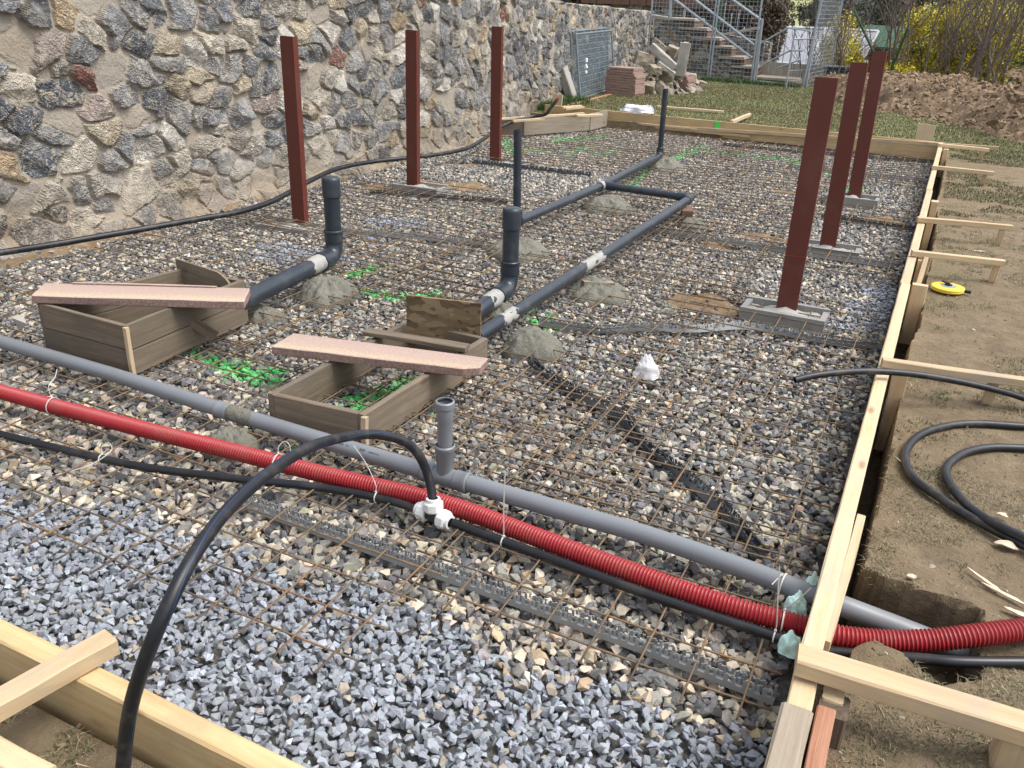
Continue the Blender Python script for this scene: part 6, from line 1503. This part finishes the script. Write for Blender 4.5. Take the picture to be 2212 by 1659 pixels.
# ------------------------------------------------------------------ grass
def grass(name, pts, ln, cols, label, wid=.0035, lean=.5):
    n = len(pts); a = RNG.random(n) * 6.28; l_ = ln * RNG.uniform(.5, 1.3, n); w_ = wid * RNG.uniform(.7, 1.3, n); le = RNG.uniform(.1, lean * 2, n)
    dx, dy = np.cos(a), np.sin(a); px, py = -dy * w_, dx * w_
    m1 = pts + np.stack([dx * l_ * le * .3, dy * l_ * le * .3, l_ * .55], 1); t1 = pts + np.stack([dx * l_ * le, dy * l_ * le, l_ * (1 - .35 * le)], 1); pw = np.stack([px, py, 0 * px], 1)
    V = np.stack([pts - pw, pts + pw, m1 + pw * .8, m1 - pw * .8, t1], 1).reshape(-1, 3); b = np.arange(n)[:, None] * 5
    F = np.concatenate([b + np.array([[0, 1, 2]]), b + np.array([[0, 2, 3]]), b + np.array([[3, 2, 4]])])
    o = np_mesh(name, V, F, 'leafy', np.repeat(cols, 5, 0)); return tag(o, label, 'grass', kind='stuff')
def gpts(n, xa, xb, ya, yb, thr, sc_=1.3, s=5, excl=True):
    x = RNG.uniform(xa, xb, n); y = RNG.uniform(ya, yb, n); k = fbm(x * sc_, y * sc_, 4, s) > thr; x, y = x[k], y[k]
    z, hole_ = ground_h(x, y); k = ~hole_; x, y, z = x[k], y[k], z[k]
    return np.stack([x, y, z - .004], 1)
p = gpts(230000, -6.4, 2.6, 12.75, 24, -.6, .9); lm = fbm(p[:, 0] * .9, p[:, 1] * .9, 4, 2)[:, None]; c = np.clip(colvar(len(p), (.125, .155, .055), .3, (.27, .23, .12), .3) * (1 + .5 * lm) + np.array([.06, .035, .015]) * np.clip(-lm, 0, 1) * 1.5, .01, .6)
grass('lawn_grass', p, .034, c, 'short patchy lawn grass beyond the far formwork', .0045)
p = gpts(45000, .10, 3.0, 8.5, 12.9, .14, 1.6); grass('sparse_grass', p, .028, colvar(len(p), (.085, .10, .035), .3, (.2, .17, .09), .4), 'patchy grass on the earth right of the far formwork')
cl = gpts(1700, .09, 2.2, .9, 9, .02, 2.2); cl2 = np.repeat(cl, 26, 0); cl2[:, :2] += RNG.normal(size=(len(cl2), 2)) * .03; cl2[:, 2] = ground_h(cl2[:, 0], cl2[:, 1])[0] - .003; cl2 = cl2[~ground_h(cl2[:, 0], cl2[:, 1])[1]]
grass('sparse_grass', cl2, .022, colvar(len(cl2), (.075, .095, .03), .3, (.22, .18, .10), .45), 'small tufts of short grass scattered over the bare earth', .0016, .9)
p = gpts(30000, .05, 1.0, .9, 3.4, .0, 5); grass('dry_straw', p, .016, colvar(len(p), (.20, .165, .10), .3, (.10, .11, .045), .3), 'dry straw bits on the earth round the pit', .0012, 1.3)
p = gpts(16000, -2.6, -.7, .3, .93, -.1, 4); grass('sparse_grass', p, .024, colvar(len(p), (.09, .10, .04), .3, (.2, .17, .1), .5), 'short grass below the near timber in the bottom left corner', .0016, 1.0)
# lush grass at the wall foot by the far stakes
n = 2600; x = RNG.normal(size=n) * .14 - 5.95; y = RNG.uniform(12.9, 14.6, n); grass('tall_grass', np.stack([x + .0, y, 0 * x + .08], 1), .16, colvar(n, (.05, .10, .02), .3), 'taller lush grass at the foot of the wall by the leaning panels', .005, .5)
n = 5000; x = RNG.uniform(-5.3, -3.1, n); y = 20.65 + RNG.normal(size=n) * .12; grass('tall_grass', np.stack([x, y, 0 * x + .09], 1), .11, colvar(n, (.06, .11, .025), .3), 'greener grass along the foot of the fence', .005, .5)
# crumbs of earth and small stones on the bare ground
n = 9000; x = RNG.uniform(.03, 2.4, n); y = .9 + 8 * RNG.random(n) ** 1.5; z, hl = ground_h(x, y); sz = RNG.lognormal(-5.4, .5, n).clip(.002, .02)
k = fbm(x * 3, y * 3, 3, 2) > -.2; o = scatter_rocks('earth_crumbs', np.stack([x, y, z], 1)[k], sz[k], np.where(RNG.random((n, 1)) < .2, np.array([[.38, .35, .30]]), np.array([[.21, .155, .095]]))[k] * RNG.uniform(.7, 1.2, (k.sum(), 1)), 'clod_earth', 1); tag(o, 'crumbs of earth and little stones on the bare ground', 'crumbs', kind='stuff')
n = 900; x = RNG.uniform(-2.6, -.7, n); y = RNG.uniform(.3, .95, n); z, hl = ground_h(x, y); o = scatter_rocks('earth_crumbs', np.stack([x, y, z], 1), RNG.lognormal(-5.4, .5, n).clip(.002, .02), np.array([[.22, .16, .10]]) * RNG.uniform(.7, 1.2, (n, 1)), 'clod_earth', 1); tag(o, 'crumbs of earth below the near timber', 'crumbs', kind='stuff')
